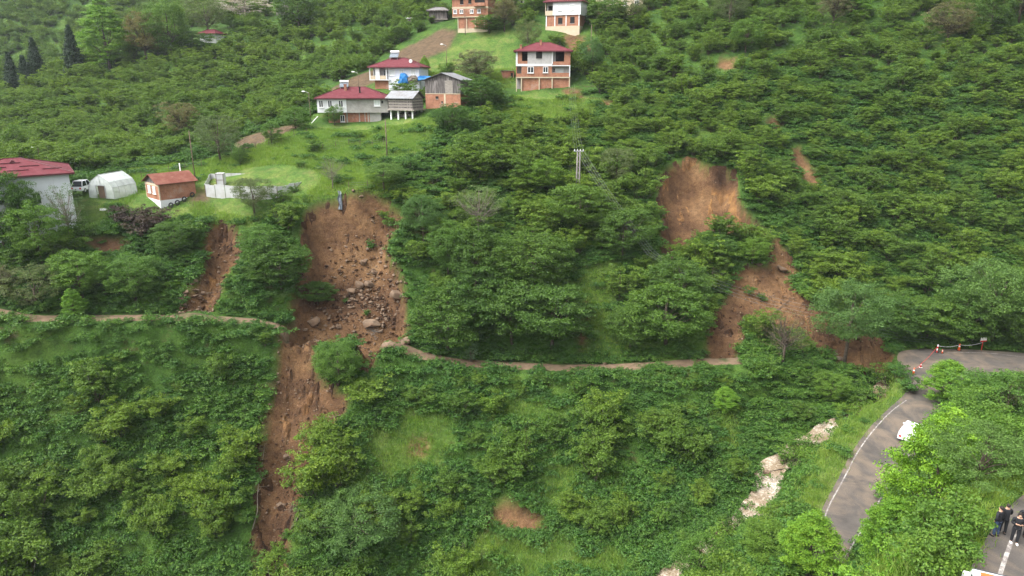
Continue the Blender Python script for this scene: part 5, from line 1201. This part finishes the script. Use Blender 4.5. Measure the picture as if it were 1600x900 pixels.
for u, v, Dp, w_, hh, lb in ((339, 292, 109.5, 1.15, 2.1, 'pale square tank box standing at the left end of the sheet enclosure'), (450, 290, 111.5, 1.25, 1.2, 'lower pale tank box at the right end of the sheet enclosure')):
    p = at(u, v, Dp); o = tag(empty('tank_box', p, R(4)), lb, 'box'); m = MB(); m.box(0, w_, 0, w_, -.8, hh); m.build('body', MAT['sheet'], o)
    m = MB(); [m.box(-.03, w_ + .03, -.03, -.002, z, z + .06) for z in (.1, hh * .5, hh - .07)]; [m.box(x, x + .07, -.05, -.032, -.6, hh) for x in (0, w_ - .07)]; m.build('frame', MAT['timber'], o)

# ------------------------------------------------------------------ tarpaulins, pile
def lump(name, u, v, D, sx, sy, sz, mat, label, cat, seed=1, rz=0.0):
    r = np.random.default_rng(seed); bm = bmesh.new(); bmesh.ops.create_icosphere(bm, subdivisions=3, radius=1.0)
    for vt in bm.verts:
        c = vt.co; k = 1 + .22 * (vnoise(np.array([c.x * 2 + seed]), np.array([c.y * 2 + c.z * 3]))[0] - .5) * 2 + r.normal(0, .02); vt.co = Vector((c.x * sx * k, c.y * sy * k, max(c.z, -.35) * sz * k))
    me = bpy.data.meshes.new(name); bm.to_mesh(me); bm.free(); me.materials.append(MAT[mat])
    o = link(name, me); p = at(u, v, D) if D else hit(u, v); o.location = p; o.rotation_euler = (0, 0, rz); return tag(o, label, cat)
lump('blue_tarpaulin', 631, 126, 153.5, 1.15, .9, 1.5, 'bluetarp', 'blue tarpaulin over a heap against the white house', 'tarpaulin', 3)
lump('blue_tarpaulin', 663.5, 124, 153.5, 2.0, 1.0, .8, 'bluetarp', 'flat blue tarpaulin beside the roof of the timber barn', 'tarpaulin', 5)
lump('heap', 645, 125, 153, 1.1, .8, .9, 'rack', 'dark heap between the two blue tarpaulins', 'heap', 6)
lump('white_sheet', 166, 330, 103, 1.2, .8, .5, 'whitep', 'crumpled white sheet on the ground below the polytunnel', 'sheet', 8)

# ------------------------------------------------------------------ cars
def car(name, loc, rz, label, L=4.3, W=1.75, hh=1.5, pickup=False):
    o = tag(empty(name, loc, rz), label, 'car'); x = L / 2
    low = [(-x, .35), (-x, .85), (-x + .15, .95), (-x + 1.0, 1.0), (x - .9, 1.0), (x - .15, .92), (x, .75), (x, .35)]
    m = MB(); m.prism([(a, b) for a, b in low], 'y', -W / 2, W / 2); b = m.build('body', MAT['carwhite'], o)
    md = b.modifiers.new('bev', 'BEVEL'); md.width = .06; md.segments = 2
    rt = [(-x + .9, x - .25), (-x + 1.65, x - .75)]; z0, z1 = 1.0, hh; wi = W / 2 - .04; wt = W / 2 - .2; m = MB()
    m.add([(rt[0][0],-wi,z0),(rt[0][1],-wi,z0),(rt[0][1],wi,z0),(rt[0][0],wi,z0),(rt[1][0],-wt,z1),(rt[1][1],-wt,z1),(rt[1][1],wt,z1),(rt[1][0],wt,z1)], [(0,1,5,4),(1,2,6,5),(2,3,7,6),(3,0,4,7),(0,3,2,1)]); m.build('glass', MAT['carglass'], o)
    m = MB(); m.add([(rt[1][0]-.05,-wt-.03,z1),(rt[1][1]+.05,-wt-.03,z1),(rt[1][1]+.05,wt+.03,z1),(rt[1][0]-.05,wt+.03,z1),(rt[1][0]+.1,-wt+.1,z1+.07),(rt[1][1]-.1,-wt+.1,z1+.07),(rt[1][1]-.1,wt-.1,z1+.07),(rt[1][0]+.1,wt-.1,z1+.07)], [(0,1,5,4),(1,2,6,5),(2,3,7,6),(3,0,4,7),(4,5,6,7),(0,3,2,1)])
    for s in (-1, 1):
        for a, c in ((rt[0][0], rt[1][0]), (rt[0][1], rt[1][1]), ((rt[0][0] + rt[0][1]) / 2,) * 2): m.tube((a, s * wi, z0), (c, s * wt, z1), .05, n=4)
    m.build('roof', MAT['carwhite'], o)
    for a in (-x + .8, x - .85):
        for s in (-1, 1):
            m = MB(); m.tube((a, s * (W / 2 - .2), .33), (a, s * (W / 2 + .02), .33), .33, n=16); wl = m.build('wheel', MAT['rubber'], o); m = MB(); m.tube((a, s * (W / 2 + .021), .33), (a, s * (W / 2 + .035), .33), .2, n=12); m.build('rim', MAT['steel'], wl)
    for s in (-.62, .62):
        m = MB(); m.box(-x - .02, -x + .05, s - .18, s + .18, .68, .82); m.build('headlight', MAT['glass'], o); m = MB(); m.box(x - .06, x + .015, s - .14, s + .14, .62, .84); m.build('tail_light', MAT['red'], o)
    m = MB(); m.box(-x - .04, -x - .002, -.26, .26, .42, .54); m.build('number_plate', MAT['whitep'], o)
    for s in (-1, 1): m = MB(); m.ball((-x + 1.35, s * (W / 2 + .1), 1.02), (.1, .1, .09)); m.build('mirror', MAT['carwhite'], o)
    return o
p = onplane(1422, 682, ROADZ + .05); car('parked_car', p, R(228), 'white car on the lower road, half hidden under the roadside trees')
p = at(130, 292, 108); car('parked_car', (p[0], p[1], float(H(p[0], p[1])[0]) + .2), R(-88), 'white car seen from behind beside the big white house', 3.9, 1.7, 1.75)

# van with a light bar, cut by the bottom edge
o = tag(empty('emergency_van', (19.85, 23.15, UPZ + .05), R(66)), 'white emergency van with orange and blue roof lights at the bottom edge', 'van')
m = MB(); m.prism([(-2.3, .35), (-2.3, 2.0), (-2.15, 2.1), (.95, 2.1), (1.15, 2.02), (1.75, 1.25), (2.35, 1.05), (2.45, .9), (2.45, .35)], 'y', -.9, .9); b = m.build('body', MAT['carwhite'], o); md = b.modifiers.new('bev', 'BEVEL'); md.width = .07; md.segments = 2
m = MB(); m.add([(1.19,-.78,1.99),(1.19,.78,1.99),(1.74,.8,1.29),(1.74,-.8,1.29),(1.21,-.78,2.01),(1.21,.78,2.01),(1.78,.8,1.3),(1.78,-.8,1.3)], [(4,5,6,7),(3,2,1,0),(0,1,5,4),(2,3,7,6)]); m.build('windscreen', MAT['carglass'], o)
for s in (-1, 1):
    m = MB(); m.box(-.1, 1.0, s * .905 - .01, s * .905 + .01, 1.25, 1.85); m.build('side_window', MAT['carglass'], o)
    m = MB(); m.box(1.05, 1.2, s * 1.06 - .1, s * 1.06 + .1, 1.2, 1.5); m.build('mirror', MAT['rubber'], o)
    for a in (-1.4, 1.5): m = MB(); m.tube((a, s * .72, .36), (a, s * .93, .36), .36, n=16); wl = m.build('wheel', MAT['rubber'], o); m = MB(); m.tube((a, s * .931, .36), (a, s * .95, .36), .2, n=12); m.build('rim', MAT['steel'], wl)
m = MB(); m.box(.35, .65, .12, .70, 2.115, 2.27); lb_ = m.build('roof_light', MAT['orange'], o); m = MB(); m.box(.35, .65, -.72, .10, 2.115, 2.25); m.build('roof_light', MAT['blue_lens'], o)
m = MB(); m.box(-2.32, -2.302, -.7, .7, .5, .7); m.build('bumper', MAT['rubber'], o)

# ------------------------------------------------------------------ people
def skinned(name, V, E, rad, mat, sub=2, root=0, parent=None):
    me = bpy.data.meshes.new(name); me.from_pydata(V, E, []); me.update(); o = bpy.data.objects.new(name, me); COL.objects.link(o)
    sk = o.modifiers.new('skin', 'SKIN'); sk.use_smooth_shade = True
    if not me.skin_vertices: return o
    for i, r_ in enumerate(rad):
        r2 = (r_, r_) if isinstance(r_, (int, float)) else r_; me.skin_vertices[0].data[i].radius = r2
    me.skin_vertices[0].data[root].use_root = True
    ss = o.modifiers.new('sub', 'SUBSURF'); ss.levels = sub; ss.render_levels = sub
    dg = bpy.context.evaluated_depsgraph_get(); m2 = bpy.data.meshes.new_from_object(o.evaluated_get(dg)); m2.materials.clear(); m2.materials.append(mat)
    bpy.data.objects.remove(o); m2.name = name; return link(name, m2, parent)
def person(u, v, rz, label, trousers='cloth', arms='down', lean=0.0, hgt=1.75, shoes='rubber'):
    p = onplane(u, v, UPZ + .05); k = hgt / 1.78
    # joints: pelvis, spine, chest, neck, head; z up, facing -y
    ya = .0
    if arms == 'phone': L = [(.21, .0, 1.42), (.26, -.02, 1.15), (.12, -.26, 1.24), (.04, -.33, 1.27)]; Rr = [(-.21, .0, 1.42), (-.26, -.02, 1.15), (-.12, -.26, 1.24), (-.05, -.33, 1.27)]
    elif arms == 'pocket': L = [(.21, .0, 1.42), (.29, .05, 1.14), (.2, -.06, .95), (.18, -.08, .90)]; Rr = [(-.21, .0, 1.42), (-.29, .05, 1.14), (-.2, -.06, .95), (-.18, -.08, .90)]
    elif arms == 'crossed': L = [(.21, .0, 1.42), (.27, -.06, 1.16), (.02, -.22, 1.2), (-.08, -.22, 1.22)]; Rr = [(-.21, .0, 1.42), (-.27, -.06, 1.16), (-.02, -.25, 1.18), (.08, -.26, 1.19)]
    else: L = [(.21, .0, 1.42), (.25, .02, 1.13), (.27, -.05, .87), (.27, -.07, .80)]; Rr = [(-.21, .0, 1.42), (-.25, .02, 1.13), (-.27, -.05, .87), (-.27, -.07, .80)]
    V = [(0,0,.95),(0,.01,1.12),(0,.01,1.32),(0,0,1.44),(0,-.01,1.52),(0,-.015,1.60),(0,-.01,1.69)]; rad = [(.11,.08),(.10,.08),(.14,.09),(.09,.08),(.055,.06),(.075,.09),(.075,.088)]
    E = [(0,1),(1,2),(2,3),(3,4),(4,5),(5,6)]
    # nose
    V.append((0,-.105,1.60)); rad.append(.014); E.append((5,7))
    def chain(pts, rs, start):
        last = start
        for q, r_ in zip(pts, rs): V.append(q); rad.append(r_); E.append((last, len(V) - 1)); last = len(V) - 1
        return last
    for side, A in ((1, L), (-1, Rr)):
        e = chain(A, [.06, .045, .033, (.036, .018)], 3); hx, hy, hz = A[3]; d = (Vector(A[3]) - Vector(A[2])).normalized(); s = d.cross(Vector((0, 1, 0))); s = s.normalized() if s.length > .1 else Vector((1, 0, 0))
        for j, ln in enumerate((.07, .08, .075, .06)):
            b = Vector(A[3]) + s * (j - 1.5) * .021; t1 = b + d * ln * .5; t2 = b + d * ln + Vector((0, -.012, -.006)); chain([tuple(t1), tuple(t2)], [.009, .007], e)
        chain([tuple(Vector(A[2]) + (d * .02) + s * -.04), tuple(Vector(A[2]) + d * .05 + s * -.055)], [.011, .009], e)
    st = .09
    for s, fy in ((1, -.03), (-1, .05)):
        chain([(s*.1, 0, .9), (s*(st+.02), fy*.5 - .02, .5), (s*(st+.02), fy, .1), (s*(st+.03), fy - .12, .035)], [.085, .055, .04, (.04, .028)], 0)
    o = tag(empty('person', p, rz), label, 'person'); sc = k
    bd = skinned('body', V, E, rad, MAT['skin'], 2, 0, o)
    # clothing follows the same joints a little wider
    JV = [(0,0,.80),(0,.01,1.10),(0,.01,1.32),(0,0,1.45),(0,0,1.49)]; JE = [(0,1),(1,2),(2,3),(3,4)]; jr = [(.21,.17),(.175,.14),(.195,.14),(.12,.1),(.075,.075)]
    for A in (L, Rr):
        b0 = len(JV); w_ = Vector(A[2]).lerp(Vector(A[1]), .08); JV += [A[0], A[1], tuple(w_)]; jr += [.082, .066, .05]; JE += [(3, b0), (b0, b0 + 1), (b0 + 1, b0 + 2)]
    skinned('jacket', JV, JE, jr, MAT['cloth'], 2, 1, o)
    TV = [(0,0,1.06)]; TE = []; tr = [(.165,.125)]
    for s, fy in ((1, -.03), (-1, .05)): b0 = len(TV); TV += [(s*.1, 0, .86), (s*(st+.02), fy*.5 - .02, .5), (s*(st+.02), fy, .09)]; tr += [.108, .08, .062]; TE += [(0, b0), (b0, b0+1), (b0+1, b0+2)]
    skinned('trousers', TV, TE, tr, MAT[trousers], 2, 0, o)
    m = MB(); m.ball((0, .022, 1.685), (.092, .106, .10), 12, 8); m.build('hair', MAT['hair'], o, True)
    for s, fy in ((1, -.03), (-1, .05)): m = MB(); m.ball((s*(st+.03), fy - .07, .05), (.055, .15, .05), 8, 6); m.build('shoe', MAT[shoes], o, True)
    if arms == 'phone': q = tag(MB().box(p[0]-.04, p[0]+.04, p[1]-.01, p[1]+.01, p[2], p[2]+.15).build('x', MAT['rubber']), 'x', 'x'); bpy.data.objects.remove(q)
    o.scale = (k, k, k); return o
person(1554.5, 838, R(205), 'person in black jacket and blue jeans, leftmost of the four on the upper road', 'jeans', 'pocket')
person(1565, 834, R(170), 'person all in black standing right beside the one in jeans', 'cloth', 'crossed')
person(1583.5, 849, R(-25), 'person in black nearest the camera, hands raised to the chest, white soled shoes', 'cloth', 'phone', shoes='whitep')
person(1595, 838, R(150), 'person in long black coat, rightmost of the four on the upper road', 'cloth', 'pocket')

# ------------------------------------------------------------------ cones, tape, sign at the junction
def cone(u, v, label, s=1.0, mat='orange', kind='traffic_cone'):
    p = onplane(u, v, ROADZ + .055); o = tag(empty(kind, p, random.uniform(0, 1)), label, 'traffic cone', 'cones and posts of the road closure')
    m = MB(); m.box(-.2*s, .2*s, -.2*s, .2*s, 0, .04*s); m.build('base', MAT['rubber' if mat == 'orange' else 'whitep'], o); m = MB(); m.tube((0,0,.04*s), (0,0,.8*s), .15*s, .03*s, 12); c = m.build('cone_body', MAT[mat], o, True)
    m = MB(); m.tube((0,0,.42*s), (0,0,.56*s), .097*s, .074*s, 12); m.build('white_band', MAT['whitep'], c, True); return o
cone(1498, 547.5, 'orange traffic cone at the far edge of the junction', 1.35); cone(1472, 552, 'small orange cone left of the tall orange one, behind the red and white post', .75)
cone(1427, 585, 'bright orange cone at the left side of the junction by the bushes', 1.25); cone(1438.5, 574, 'small red cone between the bushes and the red and white post', .8, 'red')
p = onplane(1463.5, 551, ROADZ + .055); o = tag(empty('marker_post', p), 'upright red and white marker post on the junction', 'marker post')
m = MB(); m.tube((0,0,0), (0,0,.08), .28, .28, 12); m.build('foot', MAT['rubber'], o)
for k in range(4): m = MB(); m.tube((0,0,.08 + k*.3), (0,0,.38 + k*.3), .085, n=10); m.build('band', MAT['whitep' if k % 2 else 'red'], o)
def tape(pts, label, mat='whitep', r=.022, n=14, sag=.25, name='barrier_tape', cat='tape', group=None):
    cu = MB(); prev = None
    for a, b in zip(pts[:-1], pts[1:]):
        a = Vector(a); b = Vector(b)
        for k in range(n + 1):
            t = k / n; q = a.lerp(b, t) - Vector((0, 0, sag * 4 * t * (1 - t)))
            if prev is not None and (q - prev).length > 1e-4: cu.tube(prev, q, r, n=4, cap=False)
            prev = q
    return tag(cu.build(name, MAT[mat]), label, cat, group)
def rz_(u, v, z): q = onplane(u, v, ROADZ); return (q[0], q[1], ROADZ + z)
tape([rz_(1427,585,.9), rz_(1438.5,574,.6), rz_(1463.5,551,1.1)], 'red and white tape strung from the orange cone to the marker post', 'red')
sgp = hit(1533, 547.5); tape([rz_(1463.5,551,1.1), rz_(1498,547.5,.9), (sgp[0], sgp[1], sgp[2] + 1.2)], 'pale tape strung from the marker post past the cone to the small sign')
o = tag(empty('road_sign', sgp, R(8)), 'small white and red sign board on a post behind the junction', 'sign')
m = MB(); m.tube((0,0,-.5), (0,0,1.5), .05); m.build('post', MAT['red'], o); m = MB(); m.box(-.52, .52, -.08, -.05, 1.35, 2.0); b = m.build('board', MAT['whitep'], o); m = MB(); m.box(-.52, .52, -.10, -.083, 1.35, 1.52); m.build('red_stripe', MAT['red'], b)

# ------------------------------------------------------------------ poles, lamps, wires, fences
def pole(u, v, D, hgt, label, mat='timber', lamp=False, arms=False, r=.13, cat='utility pole'):
    q = at(u, v, D) if D else hit(u, v); z = float(H(q[0], q[1])[0]); o = tag(empty('street_lamp' if lamp else 'utility_pole', (q[0], q[1], z)), label, 'street lamp' if lamp else cat)
    m = MB(); m.tube((0,0,-1), (0,0,hgt), r, r * .6, 8); m.build('pole', MAT[mat], o, True)
    if lamp: m = MB(); m.tube((0,0,hgt-.1), (-.8,-.1,hgt+.2), .05); m.build('arm', MAT['steel'], o); m = MB(); m.ball((-1.0,-.1,hgt+.18), (.38,.2,.12)); m.build('lamp_head', MAT['whitep'], o)
    if arms:
        m = MB(); m.box(-1.0, 1.0, -.08, .08, hgt - .5, hgt - .36); m.build('crossarm', MAT['steel'], o)
        for x in (-.9, -.3, .3, .9): m = MB(); m.tube((x,0,hgt-.36), (x,0,hgt-.14), .05, .03); m.build('insulator', MAT['whitep'], o)
    return o
pp = hit(902, 322); pz = pp[2]
o = tag(empty('power_pole', pp), 'double concrete power pole standing in the trees below the three storey house', 'power pole')
HT = 9.0
for x in (-.28, .28): m = MB(); m.tube((x,0,-1), (x*.7,0,HT), .16, .11, 8); m.build('pole', MAT['pole'], o, True)
m = MB()
for z in np.arange(.8, HT, .9): m.box(-.3, .3, -.06, .06, z, z + .12)
m.build('brace', MAT['pole'], o)
for z in (HT - .2,):
    m = MB(); m.box(-.8, .8, -.09, .09, z, z + .13); m.build('crossarm', MAT['steel'], o)
    for x in (-.7, -.25, .25, .7): m = MB(); m.tube((x,-.1,z+.13), (x,-.1,z+.38), .06, .04); m.build('insulator', MAT['whitep'], o)
pole(605, 246, 0, 6.2, 'wooden pole on the meadow below the granary'); pole(306, 287, 0, 8.3, 'slim dark pole on the terrace right of the rusty roofed shed', r=.1)
pole(486, 190, 0, 5.6, 'street lamp left of the grey and brick house', lamp=True, r=.08); pole(561, 141, 0, 3.6, 'street lamp behind the roof of the grey and brick house', lamp=True, r=.08)
pole(698, 104, 0, 4.6, 'street lamp on the bright grass slope', lamp=True, r=.08); pole(727, 55, 0, 6.0, 'pole in front of the tall brick house', r=.1); pole(923, 90, 0, 7.0, 'thin pole beside the brown patch right of the white and brick house', r=.1)
pole(66, 268, 125, 3.6, 'street lamp behind the roof of the big white house', lamp=True, r=.08)
for k in range(4):
    off = (k - 1.5) * .42; top = Vector((pp[0] + off, pp[1], pz + HT + .15)); e = Vector(at(888 + k * 3, 150, 151.5)); e.z += 2.2
    tape([top, e], ['outer left wire', 'inner left wire', 'inner right wire', 'outer right wire'][k] + ' running from the concrete pole up to the brick house', 'wire', .010, 20, 1.2, 'power_line', 'wire', 'wires up to the three storey house')
    q = [top, Vector(at(1012 + k * 2.5, 398 - k * 3, 101.5)), Vector(at(1100, 430 + k * 5, 98)), Vector(at(1290, 482 + k * 6, 95.5)), Vector(at(1450, 524 + k * 4, 97)), Vector(at(1680, 546 + k * 6, 99))]
    tape(q, ['highest', 'second highest', 'third', 'lowest'][k] + ' of the slack wires falling from the concrete pole towards the junction', 'wire', .015, 16, .5, 'power_line', 'wire', 'slack wires down to the junction')
def fence(pts, label, hgt=1.2, st=2.2, mat='timber', nm='wire_fence'):
    P3 = [Vector(hit(u, v)) for u, v in pts]; o = tag(empty(nm, P3[0]), label, 'fence'); ps = []
    for a, b in zip(P3[:-1], P3[1:]):
        n_ = max(1, int((b - a).length / st)); ps += [a.lerp(b, k / n_) for k in range(n_)]
    ps.append(P3[-1]); ps = [Vector((q.x, q.y, float(H(q.x, q.y)[0]))) - P3[0] for q in ps]
    for q in ps: m = MB(); m.tube(q - Vector((0,0,.4)), q + Vector((random.uniform(-.08,.08), 0, hgt + random.uniform(-.15,.2))), .055, .045, 5); m.build('post', MAT[mat], o)
    m = MB()
    for a, b in zip(ps[:-1], ps[1:]):
        for z in (.3, .7, 1.05): m.tube(a + Vector((0,0,z)), b + Vector((0,0,z)), .012, n=3, cap=False)
    m.build('wire', MAT['wire'], o); return o
fence([(222,280),(265,272),(315,262)], 'post and wire fence behind the rusty roofed shed')
fence([(362,241),(400,234),(440,222),(480,208)], 'post and wire fence along the lower edge of the ploughed strip')
fence([(505,236),(545,228),(600,228)], 'post and wire fence crossing the upper meadow below the grey house')
fence([(545,298),(575,297),(600,300)], 'short post fence at the rim above the main landslide')

# ------------------------------------------------------------------ boulders, rubble, debris
def rockmesh(seed, flat=.7):
    r = np.random.default_rng(seed); bm = bmesh.new(); bmesh.ops.create_icosphere(bm, subdivisions=3, radius=1.0)
    pl = [(Vector(r.normal(0, 1, 3)).normalized(), r.uniform(.42, .8)) for _ in range(12)]
    for vt in bm.verts:
        c = vt.co.copy()
        for n_, d_ in pl:
            e = c.dot(n_) - d_
            if e > 0: c -= n_ * e * .92
        c *= 1 + .05 * (vnoise(np.array([c.x * 3 + seed]), np.array([c.y * 3 + c.z * 2.3]))[0] - .5); c.z *= flat; vt.co = c
    me = bpy.data.meshes.new('boulder'); bm.to_mesh(me); bm.free(); me.materials.append(MAT['rock']); me.polygons.foreach_set('use_smooth', [False] * len(me.polygons)); return me
ROCK = [rockmesh(k, f) for k, f in ((1,.8),(2,.6),(3,.85),(4,.45),(5,.75))]
def boulder(u, v, w_, k, label, tilt=0.0, asp=1.0, asz=1.0):
    p = hit(u, v); o = link('boulder', ROCK[k]); s = w_ / 2; o.location = (p[0], p[1], p[2] + s * .3); o.scale = (s, s * asp, s * asz); o.rotation_euler = (random.uniform(-.3,.3), tilt, random.uniform(-.4,.4)); return tag(o, label, 'boulder', 'boulders of the landslide')
boulder(491, 509, 2.4, 0, 'large tan rounded boulder at the foot of the main landslide where the path breaks off', -.5)
boulder(621, 466, 2.3, 2, 'large grey brown boulder near the right edge of the main landslide')
boulder(549, 462, 1.9, 4, 'tan boulder, lower left of the cluster in the middle of the main landslide')
boulder(561, 450, 1.8, 0, 'upright boulder in the middle of the boulder cluster of the main landslide', .4)
boulder(577, 448, 1.6, 2, 'boulder at the right of the cluster in the middle of the main landslide')
boulder(568, 417, 1.5, 4, 'pale boulder above the cluster in the main landslide'); boulder(585, 428, 1.1, 2, 'smaller pale boulder above right of the cluster in the main landslide')
boulder(578, 517, 3.6, 3, 'long flat slab lying across the rubble above the path level', .12, .5); boulder(603, 546, 2.4, 3, 'flat slab where the right path runs into the rubble', -.1, .6)
boulder(634, 538, 2.0, 1, 'tan boulder at the start of the right path'); boulder(530, 512, 1.0, 2, 'small boulder between the large tan boulder and the long slab')
boulder(292, 462, 1.1, 1, 'boulder at the left foot of the small slip'); boulder(306, 458, 1.0, 3, 'flat stone in the middle of the foot of the small slip'); boulder(318, 464, .9, 4, 'stone at the right foot of the small slip')
boulder(283, 472, 1.2, 0, 'lowest stone of the small slip beside the left path'); boulder(448, 715, .9, 2, 'pale stone halfway down the debris run'); boulder(450, 758, .8, 4, 'pale stone low in the debris run'); boulder(438, 792, .9, 1, 'stone near the bottom of the debris run')
boulder(1222, 428, 4.2, 3, 'long pale slab of rock exposed in the right landslide', .5, .35, .6); boulder(1186, 418, 1.6, 3, 'flat ochre stone at the top of the lower right landslide')
boulder(1312, 562, 1.2, 2, 'stone on the orange earth left of the alder trunk'); boulder(1197, 741, 1.2, 0, 'dark stone standing in the foaming stream'); boulder(1377, 604, 1.4, 1, 'pale stone in the stream beside the junction')
boulder(945, 570, .8, 2, 'reddish stone fallen on the upper edge of the right path')
PEB = []
for k in range(4): me = rockmesh(20 + k, .7).copy(); me.name = 'clod'; me.materials.clear(); me.materials.append(MAT['rock' if k < 2 else 'soil']); PEB.append(me)
def rubble(name, pg, n, s0, s1, label, wfn=None):
    lo, hi = pg.min(0), pg.max(0); Q = RNG.uniform(lo, hi, (n, 2)); Q = Q[sdf(Q, pg) > -.2]
    if wfn is not None: Q = Q[RNG.random(len(Q)) < wfn(Q)]
    s = s0 + (s1 - s0) * RNG.random(len(Q)) ** 7; mass(name, PEB, np.c_[Q, H(Q[:, 0], Q[:, 1]) + .05], RNG.uniform(0, 6.28, len(Q)), np.stack([s, s * RNG.uniform(.6, 1.1, len(Q)), s * RNG.uniform(.6, 1.0, len(Q))], 1), label)
cA = [spot(590,440), spot(600,500), spot(520,510)]
rubble('rubble', SCAR_A, 15000, .05, .45, 'loose stones and clods on the main landslide', lambda Q: np.clip(.012 + .5 * sum(np.exp(-((Q[:, 0]-c[0])**2 + (Q[:, 1]-c[1])**2) / 22) for c in cA), 0, 1))
rubble('rubble', SCAR_R, 9000, .05, .28, 'loose stones and clods in the debris run', lambda Q: np.full(len(Q), .34))
rubble('rubble', SCAR_B, 2500, .06, .45, 'loose stones of the small slip', lambda Q: np.clip(.15 + .9 * np.exp(-((Q[:, 1] - spot(300,465)[1]) ** 2) / 6), 0, 1))
rubble('rubble', SCAR_C, 3500, .04, .2, 'crumbled earth in the ochre hollow', lambda Q: np.clip(.02 + .9 * np.exp(-((Q[:, 1] - spot(1110,352)[1]) ** 2) / 4), 0, 1))
rubble('rubble', SCAR_D, 8000, .05, .28, 'loose stones and clods on the orange earth', lambda Q: np.full(len(Q), .4))
# bare uprooted shrubs and fallen stems
def twigs(u, v, s, label, n=46, name='bare_shrub', mat='barkpale', up=.5):
    p = hit(u, v); r = np.random.default_rng(int(u)); m = MB()
    for k in range(n):
        d = Vector(r.normal(0, 1, 3)); d.z = abs(d.z) * up; d.normalize(); e = d * s * r.uniform(.6, 1.1); limb(m, (0,0,.2), e, .035, .01, r, 3, 3, .1)
        for j in range(3): q = e * r.uniform(.5, .95); m.tube(q, q + Vector(r.normal(0, .3 * s, 3)) * .6, .012, .004, 3, False)
    o = m.build(name, MAT[mat]); o.location = p; return tag(o, label, 'bare shrub')
twigs(1112, 440, 3.0, 'bare grey uprooted shrub below the ochre hollow'); twigs(585, 520, 1.5, 'tangle of broken twigs in the rubble of the main landslide', 24, mat='rack'); twigs(1300, 560, 1.6, 'broken dry branches on the orange earth by the alder', 22, mat='rack')
twigs(470, 800, 1.8, 'tangle of roots at the right edge of the lower debris run', 26, mat='rack', up=.2)
def stem(u0, v0, u1, v1, r0, label, mat='bark'):
    a = Vector(hit(u0, v0)); b = Vector(hit(u1, v1)); r = np.random.default_rng(int(u0 + v1)); m = MB(); limb(m, Vector((0,0,.25)), b - a + Vector((0,0,.3)), r0, r0 * .4, r, 6, 5, .06)
    for k in range(6): q = (b - a) * r.uniform(.4, 1) + Vector((0,0,.3)); m.tube(q, q + Vector(r.normal(0, .5, 3)), .03, .01, 3, False)
    o = m.build('fallen_trunk', MAT[mat]); o.location = a; return tag(o, label, 'fallen trunk')
stem(560, 560, 520, 545, .1, 'thin fallen trunk beside the askew tree below the path'); stem(1195, 505, 1235, 470, .08, 'thin fallen trunk on the orange earth'); stem(395, 830, 415, 700, .06, 'fallen stem along the left edge of the debris run', 'barkpale')
stem(455, 830, 490, 775, .1, 'leaning dead trunk at the right edge of the debris run'); stem(1240, 735, 1200, 742, .08, 'branch hanging over the foaming stream')
# grey plastic sheet hanging down the head of the slide
a = Vector(hit(531, 303)); pts = [hit(531 + dx, v) for v, dx in ((303, 0), (309, 1), (316, 0), (324, 2), (332, 1), (338, -2))]; m = MB(); V = []; F_ = []
for i, q in enumerate(pts):
    for k in range(5): x = (k / 4 - .5) * (.42 if i % 2 else .6); V.append((q[0] + x, q[1] - .1 - .12 * math.sin(k * 2.1 + i), q[2] + .35 + .05 * math.cos(k + i)))
F_ = [(i * 5 + k, i * 5 + k + 1, i * 5 + k + 6, i * 5 + k + 5) for i in range(5) for k in range(4)]; m.add(V, F_); o = m.build('plastic_sheet', MAT['bluegrey']); o.modifiers.new('th', 'SOLIDIFY').thickness = .02
tag(o, 'torn grey plastic sheet hanging down the head of the main landslide', 'plastic sheet')

# ------------------------------------------------------------------ thin rain-washed air
m = bpy.data.materials.new('haze'); m.use_nodes = True; t = m.node_tree
for n_ in list(t.nodes):
    if n_.type != 'OUTPUT_MATERIAL': t.nodes.remove(n_)
pv = t.nodes.new('ShaderNodeVolumePrincipled'); pv.inputs['Color'].default_value = (.80, .87, .95, 1); pv.inputs['Density'].default_value = .00013; pv.inputs['Anisotropy'].default_value = .2
t.links.new(pv.outputs[0], t.nodes['Material Output'].inputs['Volume'])
zl = float(G['z'].min()) - 1.5; zh = float(G['z'].max()) + 25
tag(MB().box(-345, 345, -35, 505, zl, zh).build('haze', m), 'thin humid air over the valley', None, None, 'stuff')
